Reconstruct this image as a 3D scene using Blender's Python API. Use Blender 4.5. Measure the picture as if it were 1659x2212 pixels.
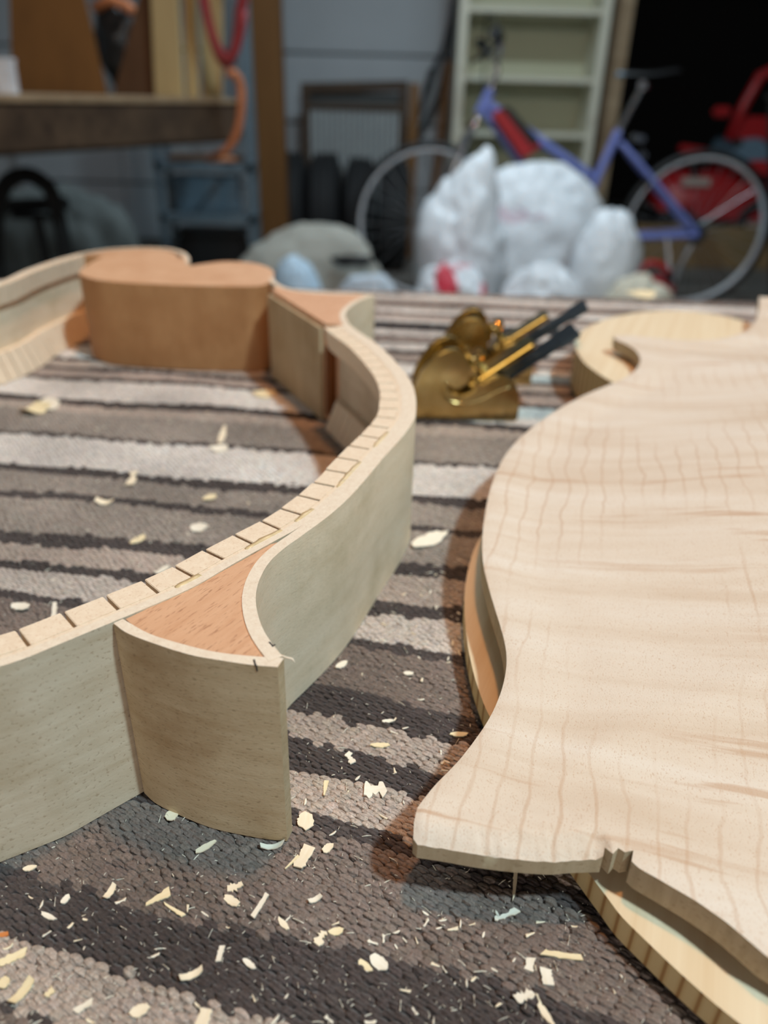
import bpy, bmesh, math, random
import numpy as np
from mathutils import Vector, Matrix, noise
from mathutils.geometry import delaunay_2d_cdt

# ------------------------------------------------------------------ camera, world, lights, exposure
S = bpy.context.scene
COL = S.collection
for o in list(bpy.data.objects):
    bpy.data.objects.remove(o)
FLOOR = 0.74                      # height of the table-top (rug surface) above the garage floor, metres


def W(x, y, z):
    """millimetres on the bench (x right, y away, z up from the rug) -> metres in the room"""
    return Vector((x * .001, y * .001, z * .001 + FLOOR))


PITCH, ROLL = math.radians(28.716), math.radians(1.626)
fwd = Vector((0, math.cos(PITCH), -math.sin(PITCH)))
up0 = Vector((0, math.sin(PITCH), math.cos(PITCH)))
rt0 = Vector((1, 0, 0))
rt = rt0 * math.cos(ROLL) + up0 * math.sin(ROLL)
up = -rt0 * math.sin(ROLL) + up0 * math.cos(ROLL)
cam = bpy.data.cameras.new('camera')
camo = bpy.data.objects.new('camera', cam)
COL.objects.link(camo)
m3 = Matrix((rt, up, -fwd)).transposed()
camo.matrix_world = Matrix.Translation(W(0, 0, 123)) @ m3.to_4x4()
cam.sensor_fit = 'VERTICAL'
cam.sensor_height = 36
cam.sensor_width = 27
cam.lens = 1640 / 2212 * 36
cam.clip_start = .004
cam.clip_end = 60
cam.dof.use_dof = True
cam.dof.focus_distance = .148
cam.dof.aperture_fstop = cam.lens / 2.35
S.camera = camo

S.view_settings.view_transform = 'Standard'
S.view_settings.look = 'None'
S.view_settings.gamma = 1
S.view_settings.use_curve_mapping = False
S.view_settings.exposure = 0.18

wd = bpy.data.worlds.new('world')
S.world = wd
wd.use_nodes = True
wd.node_tree.nodes['Background'].inputs[0].default_value = (.7, .82, 1, 1)
wd.node_tree.nodes['Background'].inputs[1].default_value = .06


R0_ = math.radians


def lamp(name, loc, color, power, r):
    l = bpy.data.lights.new(name, 'POINT')
    l.color = color
    l.energy = power
    l.shadow_soft_size = r
    o = bpy.data.objects.new(name, l)
    COL.objects.link(o)
    o.location = loc
    return o


lamp('warm_bulb', W(150, 330, 1350), (1, .42, .13), 25, .05)
lamp('cool_bulb', W(660, -280, 1350), (.69, .92, 1), 70, .05)


def area(name, loc, rot, sx, sy, color, power):
    l = bpy.data.lights.new(name, 'AREA')
    l.shape = 'RECTANGLE'
    l.size, l.size_y = sx, sy
    l.color = color
    l.energy = power
    o = bpy.data.objects.new(name, l)
    COL.objects.link(o)
    o.location = loc
    o.rotation_euler = rot
    return o


# added strip light over the bicycle, unseen; brightens the back of the garage
area('ceiling_fill_strip', (.3, 2.75, 2.42), (0, 0, 0), 1.2, .12, (.74, .9, 1), 30)

# added warm fill light, low behind the camera; brightens faces turned this way
area('rear_fill_light', W(-350, -1750, 420), (R0_(88), 0, R0_(-11)), 1.1, .6, (1, .88, .76), 7.5)

# ------------------------------------------------------------------ helpers
R = math.radians


def srgb(r, g, b):
    def f(c):
        c /= 255
        return c / 12.92 if c <= .04045 else ((c + .055) / 1.055) ** 2.4
    return (f(r), f(g), f(b), 1)


def tag(o, label=None, cat=None, group=None, kind=None):
    if label: o['label'] = label
    if cat: o['category'] = cat
    if group: o['group'] = group
    if kind: o['kind'] = kind
    return o


def thing(name, org, label, cat, group=None):
    o = bpy.data.objects.new(name, None)
    o.empty_display_size = .02
    COL.objects.link(o)
    o.location = W(*org)
    o['org'] = list(org)
    tag(o, label, cat, group)
    return o


def org_of(p):
    while p is not None and 'org' not in p.keys():
        p = p.parent
    return p['org'] if p is not None else (0, 0, 0)


def mk(name, verts, faces, mat, parent=None, org=None, smooth=False, uvs=None, bevel=0, angle=None):
    """verts in bench millimetres; linked as one mesh object under parent (or at origin org)"""
    og = org_of(parent) if parent is not None else (org or (0, 0, 0))
    me = bpy.data.meshes.new(name)
    v = [((a - og[0]) * .001, (b - og[1]) * .001, (c - og[2]) * .001) for a, b, c in verts]
    me.from_pydata(v, [], faces)
    bm = bmesh.new()
    bm.from_mesh(me)
    if uvs is not None:
        ul = bm.loops.layers.uv.new('UVMap')
        bm.verts.ensure_lookup_table()
        bm.faces.ensure_lookup_table()
        for fc, fu in zip(bm.faces, uvs):
            for lp, q in zip(fc.loops, fu):
                lp[ul].uv = q
    if bevel:
        bmesh.ops.bevel(bm, geom=[e for e in bm.edges if e.calc_face_angle(0) > .6], offset=bevel * .001, segments=2, affect='EDGES', clamp_overlap=True)
    bmesh.ops.recalc_face_normals(bm, faces=bm.faces)
    if smooth:
        for fc in bm.faces: fc.smooth = True
        if angle:
            for e in bm.edges:
                if e.calc_face_angle(0) > angle: e.smooth = False
    bm.to_mesh(me)
    bm.free()
    o = bpy.data.objects.new(name, me)
    if mat: me.materials.append(mat)
    COL.objects.link(o)
    if parent is not None:
        o.parent = parent
    else:
        o.location = W(*og)
        o['org'] = list(og)
    return o


def box(x0, x1, y0, y1, z0, z1):
    v = [(x, y, z) for z in (z0, z1) for y in (y0, y1) for x in (x0, x1)]
    return v, [(0, 2, 3, 1), (4, 5, 7, 6), (0, 1, 5, 4), (2, 6, 7, 3), (0, 4, 6, 2), (1, 3, 7, 5)]


def merge(parts):
    V, F = [], []
    for v, f in parts:
        n = len(V)
        V += list(v)
        F += [tuple(i + n for i in q) for q in f]
    return V, F


def obox(p, q, w, h, up_=(0, 0, 1)):
    """a bar from p to q, w wide, h high"""
    p, q = Vector(p), Vector(q)
    d = (q - p).normalized()
    u = Vector(up_)
    s = d.cross(u)
    if s.length < 1e-6: s = Vector((1, 0, 0))
    s.normalize()
    u = s.cross(d)
    V = []
    for b in (p, q):
        for i, j in ((-1, -1), (1, -1), (1, 1), (-1, 1)):
            V.append(tuple(b + s * (i * w / 2) + u * (j * h / 2)))
    return V, [(0, 1, 2, 3), (7, 6, 5, 4), (0, 4, 5, 1), (1, 5, 6, 2), (2, 6, 7, 3), (3, 7, 4, 0)]


def tube(pts, r, n=10, closed=False, caps=True):
    pts = [Vector(p) for p in pts]
    k = len(pts)
    rr = r if isinstance(r, (list, tuple)) else [r] * k
    V, F = [], []
    prev = None
    for i, p in enumerate(pts):
        if closed:
            d = pts[(i + 1) % k] - pts[i - 1]
        else:
            d = pts[min(i + 1, k - 1)] - pts[max(i - 1, 0)]
        d.normalize()
        if prev is None:
            a = Vector((0, 0, 1)) if abs(d.z) < .9 else Vector((1, 0, 0))
            s = d.cross(a).normalized()
        else:
            s = (prev - d * prev.dot(d)).normalized()
        prev = s
        u = d.cross(s)
        for j in range(n):
            t = 2 * math.pi * j / n
            V.append(tuple(p + (s * math.cos(t) + u * math.sin(t)) * rr[i]))
    for i in range(k if closed else k - 1):
        a, b = i * n, ((i + 1) % k) * n
        for j in range(n):
            F.append((a + j, a + (j + 1) % n, b + (j + 1) % n, b + j))
    if caps and not closed:
        F.append(tuple(range(n - 1, -1, -1)))
        F.append(tuple(range((k - 1) * n, k * n)))
    return V, F


def ring(c, r, axis='y', n=40):
    cx, cy, cz = c
    out = []
    for i in range(n):
        t = 2 * math.pi * i / n
        if axis == 'y': out.append((cx + r * math.cos(t), cy, cz + r * math.sin(t)))
        elif axis == 'x': out.append((cx, cy + r * math.cos(t), cz + r * math.sin(t)))
        else: out.append((cx + r * math.cos(t), cy + r * math.sin(t), cz))
    return out


def spline(pts, step=1.5, closed=False):
    """Catmull-Rom through pts, resampled at even steps"""
    P = [np.array(p, float) for p in pts]
    n = len(P)
    dense = []
    for i in range(n if closed else n - 1):
        if closed:
            a, b, c, d = P[i - 1], P[i], P[(i + 1) % n], P[(i + 2) % n]
        else:
            b, c = P[i], P[i + 1]
            a = P[i - 1] if i else 2 * b - c
            d = P[i + 2] if i + 2 < n else 2 * c - b
        for t in np.linspace(0, 1, 14, endpoint=False):
            dense.append(.5 * (2 * b + (c - a) * t + (2 * a - 5 * b + 4 * c - d) * t * t + (3 * b - a - 3 * c + d) * t ** 3))
    dense.append(P[0] if closed else P[-1])
    D = np.array(dense)
    L = np.r_[0, np.cumsum(np.linalg.norm(np.diff(D, axis=0), axis=1))]
    k = max(2, int(round(L[-1] / step)))
    t = np.linspace(0, L[-1], k + 1)
    Q = np.stack([np.interp(t, L, D[:, j]) for j in range(D.shape[1])], 1)
    if closed: Q = Q[:-1]
    return Q


def smooth_line(Q, it=6):
    Q = np.array(Q, float)
    for _ in range(it):
        Q[1:-1] = .5 * Q[1:-1] + .25 * (Q[:-2] + Q[2:])
    return Q


def resample(Q, n):
    Q = np.asarray(Q, float)
    L = np.r_[0, np.cumsum(np.linalg.norm(np.diff(Q, axis=0), axis=1))]
    t = np.linspace(0, L[-1], n)
    return np.stack([np.interp(t, L, Q[:, j]) for j in range(Q.shape[1])], 1)


def normals2(Q):
    d = np.gradient(np.asarray(Q, float), axis=0)
    d /= np.linalg.norm(d, axis=1)[:, None] + 1e-12
    return np.stack([-d[:, 1], d[:, 0]], 1)      # left of the direction of travel


def offset(Q, dist):
    return np.asarray(Q) + normals2(Q) * dist


def strip(outer, inner, z0, z1):
    """a bent strip of wood between two polylines; UVs: u along it, v up it (metres)"""
    n = max(len(outer), len(inner))
    O, I = resample(outer, n), resample(inner, n)
    L = np.r_[0, np.cumsum(np.linalg.norm(np.diff(O, axis=0), axis=1))]
    V = []
    for i in range(n):
        V += [(O[i][0], O[i][1], z0), (O[i][0], O[i][1], z1), (I[i][0], I[i][1], z1), (I[i][0], I[i][1], z0)]
    F, U = [], []
    for i in range(n - 1):
        a, b = 4 * i, 4 * i + 4
        for k in range(4):
            k2 = (k + 1) % 4
            F.append((a + k, b + k, b + k2, a + k2))
            vv = [(z0, z1), (z1 + 3, z1 + 6), (z1, z0), (z0 - 6, z0 - 3)][k]
            U.append([(L[i] * .001, vv[0] * .001), (L[i + 1] * .001, vv[0] * .001), (L[i + 1] * .001, vv[1] * .001), (L[i] * .001, vv[1] * .001)])
    e = 4 * (n - 1)
    F += [(0, 1, 2, 3), (e + 3, e + 2, e + 1, e)]
    U += [[(0, z0 * .001), (0, z1 * .001), (.002, z1 * .001), (.002, z0 * .001)]] * 2
    return V, F, U


def prism(poly, z0, z1):
    n = len(poly)
    V = [(p[0], p[1], z0) for p in poly] + [(p[0], p[1], z1) for p in poly]
    F = [tuple(range(n - 1, -1, -1)), tuple(range(n, 2 * n))] + [(i, (i + 1) % n, n + (i + 1) % n, n + i) for i in range(n)]
    return V, F


def xprism(poly, y0, y1):
    """polygon in x-z extruded along y"""
    n = len(poly)
    V = [(p[0], y0, p[1]) for p in poly] + [(p[0], y1, p[1]) for p in poly]
    F = [tuple(range(n)), tuple(range(2 * n - 1, n - 1, -1))] + [(i, n + i, n + (i + 1) % n, (i + 1) % n) for i in range(n)]
    return V, F


# ------------------------------------------------------------------ materials
def newmat(name):
    m = bpy.data.materials.new(name)
    m.use_nodes = True
    nt = m.node_tree
    b = nt.nodes['Principled BSDF']
    return m, nt, b


def nd(nt, typ, **kw):
    n = nt.nodes.new(typ)
    for k, v in kw.items():
        if k.startswith('i_'):
            key = k[2:]
            n.inputs[int(key) if key.isdigit() else key].default_value = v
        else:
            setattr(n, k, v)
    return n


def plain(name, col, rough=.6, metal=0, bump=0, bscale=300, var=.12, vscale=40, spec=None):
    """one colour with a little uneven tone and fine relief"""
    m, nt, b = newmat(name)
    tc = nd(nt, 'ShaderNodeTexCoord')
    n = nd(nt, 'ShaderNodeTexNoise')
    n.inputs['Scale'].default_value = vscale
    n.inputs['Detail'].default_value = 4
    nt.links.new(tc.outputs['Object'], n.inputs['Vector'])
    r = nd(nt, 'ShaderNodeValToRGB')
    r.color_ramp.elements[0].position = .3
    r.color_ramp.elements[1].position = .7
    r.color_ramp.elements[0].color = tuple(c * (1 - var) for c in col[:3]) + (1,)
    r.color_ramp.elements[1].color = tuple(min(1, c * (1 + var)) for c in col[:3]) + (1,)
    nt.links.new(n.outputs['Fac'], r.inputs['Fac'])
    nt.links.new(r.outputs['Color'], b.inputs['Base Color'])
    b.inputs['Roughness'].default_value = rough
    b.inputs['Metallic'].default_value = metal
    if spec is not None: b.inputs['Specular IOR Level'].default_value = spec
    if bump:
        n2 = nd(nt, 'ShaderNodeTexNoise')
        n2.inputs['Scale'].default_value = bscale
        nt.links.new(tc.outputs['Object'], n2.inputs['Vector'])
        bp_ = nd(nt, 'ShaderNodeBump')
        bp_.inputs['Strength'].default_value = bump
        bp_.inputs['Distance'].default_value = .001
        nt.links.new(n2.outputs['Fac'], bp_.inputs['Height'])
        nt.links.new(bp_.outputs['Normal'], b.inputs['Normal'])
    return m


def mixc(nt, a, b_, fac, mode='MIX'):
    x = nd(nt, 'ShaderNodeMix', data_type='RGBA', blend_type=mode)
    for s, v in ((6, a), (7, b_), (0, fac)):
        if hasattr(v, 'links') or hasattr(v, 'is_linked'):
            nt.links.new(v, x.inputs[s])
        else:
            x.inputs[s].default_value = v
    return x.outputs[2]


def ramp(nt, src, stops):
    r = nd(nt, 'ShaderNodeValToRGB')
    el = r.color_ramp.elements
    while len(el) < len(stops): el.new(.5)
    for e, (p, c) in zip(el, stops):
        e.position = p
        e.color = c if len(c) == 4 else tuple(c) + (1,)
    nt.links.new(src, r.inputs['Fac'])
    return r.outputs['Color']


BW0, BW1 = (0, 0, 0, 1), (1, 1, 1, 1)


def mapped(nt, coord, scale, rotz=0, loc=(0, 0, 0)):
    tc = nd(nt, 'ShaderNodeTexCoord')
    mp = nd(nt, 'ShaderNodeMapping')
    mp.inputs['Scale'].default_value = scale
    mp.inputs['Location'].default_value = loc
    if rotz:
        m0 = nd(nt, 'ShaderNodeMapping')
        m0.inputs['Rotation'].default_value = (0, 0, rotz)
        nt.links.new(tc.outputs[coord], m0.inputs['Vector'])
        nt.links.new(m0.outputs['Vector'], mp.inputs['Vector'])
    else:
        nt.links.new(tc.outputs[coord], mp.inputs['Vector'])
    return mp.outputs['Vector']


def tnoise(nt, vec, scale=1, detail=3, rough=.5, dist=0):
    n = nd(nt, 'ShaderNodeTexNoise')
    n.inputs['Scale'].default_value = scale
    n.inputs['Detail'].default_value = detail
    n.inputs['Roughness'].default_value = rough
    n.inputs['Distortion'].default_value = dist
    nt.links.new(vec, n.inputs['Vector'])
    return n.outputs['Fac']


def bumpin(nt, b, height, strength, dist=.0003):
    bp_ = nd(nt, 'ShaderNodeBump')
    bp_.inputs['Strength'].default_value = strength
    bp_.inputs['Distance'].default_value = dist
    nt.links.new(height, bp_.inputs['Height'])
    nt.links.new(bp_.outputs['Normal'], b.inputs['Normal'])


def wood(name, base, dark, coord='Object', rotz=0, grain=(30, 700, 700), fleck=.0, fleckcol=None, fscale=(500, 900, 900), stain=0, staincol=None, rough=.62, line=.5):
    """planed wood: long grain streaks, pores or flecks, and soft stains"""
    m, nt, b = newmat(name)
    g = tnoise(nt, mapped(nt, coord, grain, rotz), 1, 5, .6, .4)
    c = ramp(nt, g, [(.3, base), (.62, tuple(base[i] * (1 - line) + dark[i] * line for i in range(3)) + (1,)), (.8, dark)])
    if stain:
        s = tnoise(nt, mapped(nt, coord, (45, 45, 45), rotz, (3, 1, 2)), 1, 4, .6)
        c = mixc(nt, c, staincol or dark, nd_mul(nt, ramp(nt, s, [(.48, BW0), (.75, BW1)]), stain))
    if fleck:
        p = tnoise(nt, mapped(nt, coord, fscale, rotz, (5, 5, 5)), 1, 2, .5)
        c = mixc(nt, c, fleckcol or dark, nd_mul(nt, ramp(nt, p, [(.6, BW0), (.68, BW1)]), fleck))
        bumpin(nt, b, p, .25, -.0002)
    nt.links.new(c, b.inputs['Base Color'])
    b.inputs['Roughness'].default_value = rough
    b.inputs['Specular IOR Level'].default_value = .25
    return m


def nd_mul(nt, src, k):
    x = nd(nt, 'ShaderNodeMath', operation='MULTIPLY')
    nt.links.new(src, x.inputs[0])
    x.inputs[1].default_value = k
    return x.outputs[0]


M = {}
M['rib'] = wood('rib_maple', srgb(218, 203, 180), srgb(194, 174, 146), 'UV', 0, (40, 420, 1), fleck=.42, fleckcol=srgb(146, 116, 86), fscale=(1150, 1500, 1), stain=.5, staincol=srgb(160, 136, 98))
M['rib_plain'] = wood('rib_maple_plain', srgb(238, 220, 194), srgb(220, 198, 166), 'UV', 0, (55, 300, 1), fleck=.25, fleckcol=srgb(165, 145, 110), fscale=(700, 2600, 1), stain=.45, staincol=srgb(172, 154, 112))
M['rib_corner'] = wood('rib_maple_corner', srgb(204, 184, 152), srgb(176, 150, 114), 'UV', 0, (60, 420, 1), fleck=.5, fleckcol=srgb(122, 100, 72), fscale=(900, 2600, 1), stain=.8, staincol=srgb(150, 118, 78))
M['rib_edge'] = wood('rib_edge_grain', srgb(238, 226, 206), srgb(220, 200, 176), 'Object', 0, (900, 900, 200), fleck=.25, fleckcol=srgb(190, 160, 130), fscale=(2200, 2200, 600), rough=.75)
M['lining'] = wood('lining_basswood', srgb(240, 224, 200), srgb(224, 200, 172), 'Object', 0, (700, 700, 200), fleck=.35, fleckcol=srgb(200, 165, 130), fscale=(1800, 1800, 400), rough=.78)
M['mahogany'] = wood('mahogany_block', srgb(222, 178, 142), srgb(200, 148, 110), 'Object', R(-58), (70, 520, 120), fleck=.55, fleckcol=srgb(140, 88, 60), fscale=(420, 3800, 420), rough=.6)
M['block'] = wood('neck_block_wood', srgb(224, 184, 148), srgb(204, 156, 116), 'Object', 0, (90, 90, 160), fleck=.3, fleckcol=srgb(150, 96, 58), fscale=(700, 700, 120), stain=.4, staincol=srgb(186, 132, 90), rough=.55)
M['block_shaded'] = wood('neck_block_shaded_sides', srgb(186, 138, 94), srgb(156, 106, 66), 'Object', 0, (90, 90, 30), fleck=.25, fleckcol=srgb(130, 82, 48), fscale=(900, 900, 140), stain=.5, staincol=srgb(146, 96, 56), rough=.55)  # darker copy of the block wood; shade of the sides put into its colour
M['panel'] = wood('corner_cheek_maple', srgb(198, 178, 146), srgb(166, 142, 108), 'UV', 0, (260, 40, 1), stain=.5, staincol=srgb(150, 124, 84))
M['brownwood'] = wood('walnut_strip', srgb(124, 72, 34), srgb(84, 46, 20), 'Object', 0, (200, 200, 30))
M['glue'] = plain('dried_hide_glue', srgb(226, 202, 156), .35, var=.15, vscale=400)
M['ink'] = plain('pencil_mark', srgb(40, 38, 40), .8)
M['spruce'] = wood('spruce_top', srgb(236, 221, 190), srgb(216, 189, 148), 'Object', R(-68), (6, 300, 60), line=.5, rough=.6)


def maple_plate():
    m, nt, b = newmat('curly_maple_plate')
    rz = R(-76)
    # growth lines along the plate
    v = mapped(nt, 'Object', (1, 1, 1), rz)
    w = nd(nt, 'ShaderNodeTexWave', wave_type='BANDS', bands_direction='Y', wave_profile='SIN')
    w.inputs['Scale'].default_value = 58
    w.inputs['Distortion'].default_value = 4.2
    w.inputs['Detail'].default_value = 3
    w.inputs['Detail Scale'].default_value = .9
    nt.links.new(v, w.inputs['Vector'])
    lines = ramp(nt, w.outputs['Fac'], [(.93, BW0), (1.0, BW1)])
    patch = ramp(nt, tnoise(nt, mapped(nt, 'Object', (22, 22, 22), 0, (1, 7, 0)), 1, 3), [(.42, BW0), (.6, BW1)])
    lf = nd(nt, 'ShaderNodeMath', operation='MULTIPLY')
    nt.links.new(lines, lf.inputs[0])
    nt.links.new(patch, lf.inputs[1])
    # tonal clouds and curl across the grain
    curl = tnoise(nt, mapped(nt, 'Object', (75, 10, 10), rz, (2, 0, 0)), 1, 4, .6, .5)
    c = ramp(nt, curl, [(.3, srgb(229, 219, 205)), (.5, srgb(223, 209, 191)), (.7, srgb(212, 193, 171))])
    c = mixc(nt, c, srgb(190, 152, 118), nd_mul(nt, lf.outputs[0], .45))
    # brown streaks left by the flame, lying across the plate
    st = tnoise(nt, mapped(nt, 'Object', (330, 20, 20), rz, (9, 4, 0)), 1, 3, .55, .2)
    stf = nd(nt, 'ShaderNodeMath', operation='MULTIPLY')
    nt.links.new(ramp(nt, st, [(.6, BW0), (.68, BW1)]), stf.inputs[0])
    nt.links.new(ramp(nt, tnoise(nt, mapped(nt, 'Object', (12, 12, 12), 0, (4, 4, 4)), 1, 2), [(.4, BW0), (.6, BW1)]), stf.inputs[1])
    c = mixc(nt, c, srgb(188, 146, 108), nd_mul(nt, stf.outputs[0], .6))
    # pores
    p = tnoise(nt, mapped(nt, 'Object', (2100, 3000, 3000), rz), 1, 2, .5)
    c = mixc(nt, c, srgb(196, 164, 134), nd_mul(nt, ramp(nt, p, [(.58, BW0), (.7, BW1)]), .55))
    nt.links.new(c, b.inputs['Base Color'])
    b.inputs['Roughness'].default_value = .6
    b.inputs['Specular IOR Level'].default_value = .3
    bumpin(nt, b, p, .35, -.0002)
    return m


M['maple'] = maple_plate()
M['maple_side'] = wood('maple_sawn_edge', srgb(190, 172, 144), srgb(158, 138, 108), 'Object', 0, (500, 500, 60), fleck=.4, fleckcol=srgb(140, 116, 86), fscale=(900, 900, 1500), rough=.8)
M['spruce_side'] = None


def spruce_side():
    m, nt, b = newmat('spruce_edge_grain')
    v = mapped(nt, 'Object', (1, 1, 0.0), R(-68))
    w = nd(nt, 'ShaderNodeTexWave', wave_type='BANDS', bands_direction='Y')
    w.inputs['Scale'].default_value = 120
    w.inputs['Distortion'].default_value = .8
    w.inputs['Detail'].default_value = 2
    nt.links.new(v, w.inputs['Vector'])
    c = ramp(nt, w.outputs['Fac'], [(.3, srgb(214, 190, 142)), (.85, srgb(204, 176, 126)), (.98, srgb(166, 126, 78))])
    nt.links.new(c, b.inputs['Base Color'])
    b.inputs['Roughness'].default_value = .7
    return m


M['spruce_side'] = spruce_side()


def brass():
    m, nt, b = newmat('worn_brass')
    v = mapped(nt, 'Object', (90, 90, 90))
    n = tnoise(nt, v, 1, 5, .6)
    nt.links.new(ramp(nt, n, [(.3, srgb(186, 160, 100)), (.7, srgb(220, 200, 144))]), b.inputs['Base Color'])
    b.inputs['Metallic'].default_value = 1
    nt.links.new(ramp(nt, n, [(.3, (.27,) * 3 + (1,)), (.7, (.14,) * 3 + (1,))]), b.inputs['Roughness'])
    return m


M['brass'] = brass()
def brass_bright():
    m, nt, b = newmat('polished_brass')
    n = tnoise(nt, mapped(nt, 'Object', (160, 160, 160)), 1, 4, .6)
    nt.links.new(ramp(nt, n, [(.3, srgb(206, 180, 112)), (.7, srgb(236, 216, 158))]), b.inputs['Base Color'])
    b.inputs['Metallic'].default_value = 1
    b.inputs['Roughness'].default_value = .13
    return m


M['brass2'] = brass_bright()
M['steel_dark'] = plain('blued_steel', srgb(70, 82, 92), .38, .9, var=.2, vscale=200)
M['chip'] = wood('spruce_shaving', srgb(248, 238, 214), srgb(236, 218, 184), 'Object', 0, (250, 1500, 200), rough=.7)
M['chip_y'] = wood('yellow_shaving', srgb(246, 234, 198), srgb(232, 212, 164), 'Object', 0, (250, 1500, 200), rough=.7)
M['chip_w'] = wood('white_shaving', srgb(248, 244, 230), srgb(232, 222, 196), 'Object', 0, (250, 1500, 200), rough=.7)
M['chip_o'] = wood('orange_shaving', srgb(214, 140, 80), srgb(190, 110, 60), 'Object', 0, (250, 1500, 200), rough=.7)
for k in ('chip', 'chip_y', 'chip_w', 'chip_o'):
    pass


def rug_mat():
    m, nt, b = newmat('woven_wool')
    a = nd(nt, 'ShaderNodeVertexColor', layer_name='yarn')
    f = tnoise(nt, mapped(nt, 'Object', (1600, 1600, 1600)), 1, 3, .6)
    c = mixc(nt, a.outputs['Color'], ramp(nt, f, [(.3, (.45,) * 3 + (1,)), (.7, (1.45, 1.45, 1.45, 1))]), .55, 'MULTIPLY')
    nt.links.new(c, b.inputs['Base Color'])
    b.inputs['Roughness'].default_value = .95
    b.inputs['Specular IOR Level'].default_value = .08
    b.inputs['Sheen Weight'].default_value = .12
    wv = nd(nt, 'ShaderNodeTexWave', wave_type='BANDS', bands_direction='DIAGONAL')
    wv.inputs['Scale'].default_value = 420
    wv.inputs['Distortion'].default_value = 3.5
    wv.inputs['Detail'].default_value = 3
    nt.links.new(mapped(nt, 'Object', (1, 1.6, .3)), wv.inputs['Vector'])
    hsum = nd(nt, 'ShaderNodeMath', operation='ADD')
    nt.links.new(nd_mul(nt, wv.outputs['Fac'], .6), hsum.inputs[0])
    nt.links.new(f, hsum.inputs[1])
    bumpin(nt, b, hsum.outputs[0], .75, .0006)
    return m


M['rug'] = rug_mat()
M['rugback'] = plain('rug_backing', srgb(96, 84, 78), .95, var=.2, vscale=200)
M['table'] = wood('table_board', srgb(150, 112, 74), srgb(110, 78, 50), 'Object', 0, (4, 60, 60))
M['concrete'] = plain('garage_concrete', srgb(112, 108, 102), .9, var=.15, vscale=6, bump=.2)
M['wallwhite'] = plain('painted_wall', srgb(176, 182, 186), .8, var=.05, vscale=3)
M['doorpanel'] = plain('grey_white_steel', srgb(172, 180, 186), .55, var=.04, vscale=4)
M['doorseam'] = plain('dark_seam', srgb(70, 76, 80), .7)
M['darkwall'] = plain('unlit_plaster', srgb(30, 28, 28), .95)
M['ceiling'] = plain('ceiling_board', srgb(170, 170, 168), .9, var=.04, vscale=3)
M['timber'] = wood('rough_timber', srgb(92, 76, 60), srgb(50, 40, 32), 'Object', 0, (3, 14, 14), fleck=.5, fleckcol=srgb(44, 34, 28), fscale=(12, 30, 30), line=.6, rough=.9)
M['timber_top'] = wood('bench_board', srgb(170, 150, 122), srgb(130, 108, 82), 'Object', 0, (3, 20, 20))
M['postwood'] = wood('fir_post', srgb(116, 80, 42), srgb(84, 54, 26), 'Object', 0, (30, 30, 2))
M['ply'] = wood('brown_plywood', srgb(130, 92, 50), srgb(96, 66, 36), 'Object', 0, (10, 10, 3))
M['ply_d'] = wood('dark_hardboard', srgb(104, 76, 54), srgb(74, 52, 36), 'Object', 0, (10, 10, 3))
M['cream_board'] = wood('cream_board', srgb(190, 172, 128), srgb(170, 150, 108), 'Object', 0, (20, 20, 3))
M['shelfmetal'] = plain('blue_grey_steel', srgb(104, 120, 130), .5, .3, var=.1)
M['bookcase'] = plain('cream_laminate', srgb(206, 204, 186), .5, var=.04, vscale=3)
M['bookback'] = plain('bookcase_back', srgb(178, 178, 152), .6, var=.04, vscale=3)
M['tyre'] = plain('tyre_rubber', srgb(30, 31, 33), .75, var=.2)
M['rubber'] = plain('black_rubber', srgb(18, 18, 19), .6, var=.2)
M['alu'] = plain('bright_aluminium', srgb(200, 202, 206), .32, .85, var=.05)
M['rim'] = plain('grey_rim', srgb(196, 198, 202), .45, .1, var=.05)
M['chrome'] = plain('chrome', srgb(225, 226, 230), .12, 1, var=.03)
M['lav'] = plain('lavender_paint', srgb(128, 140, 206), .3, .15, var=.05, vscale=10)
M['blackplastic'] = plain('black_plastic', srgb(20, 20, 22), .45)
M['red'] = plain('red_paint', srgb(176, 36, 40), .35, var=.08, vscale=8)
M['redcord'] = plain('red_cable', srgb(156, 52, 58), .55)
M['orangecord'] = plain('orange_cable', srgb(206, 130, 86), .6)
M['badge'] = plain('silver_badge', srgb(196, 180, 170), .5)
M['greybox'] = plain('blue_grey_plastic', srgb(110, 136, 154), .4)
M['tan'] = plain('cardboard', srgb(142, 116, 80), .85, var=.15, vscale=6)
M['tarp'] = plain('grey_tarp', srgb(104, 110, 108), .85, var=.15, vscale=8, bump=.3, bscale=60)
M['canvas'] = plain('grey_canvas', srgb(176, 174, 164), .9, var=.08, vscale=10)
M['beige'] = plain('beige_cloth', srgb(214, 206, 186), .85, var=.06, vscale=14)
M['bluecloth'] = plain('pale_blue_plastic', srgb(190, 214, 232), .5, var=.05, vscale=14)
M['whitetub'] = plain('white_tub_plastic', srgb(206, 210, 218), .5)
M['slat'] = plain('grey_slat', srgb(168, 176, 178), .6)
M['frame_d'] = wood('dark_frame_wood', srgb(84, 68, 54), srgb(56, 44, 36), 'Object', 0, (10, 10, 3))
M['slatback'] = plain('grey_hardboard', srgb(80, 84, 84), .8)
M['cable'] = plain('black_cable', srgb(46, 50, 54), .6)


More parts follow.
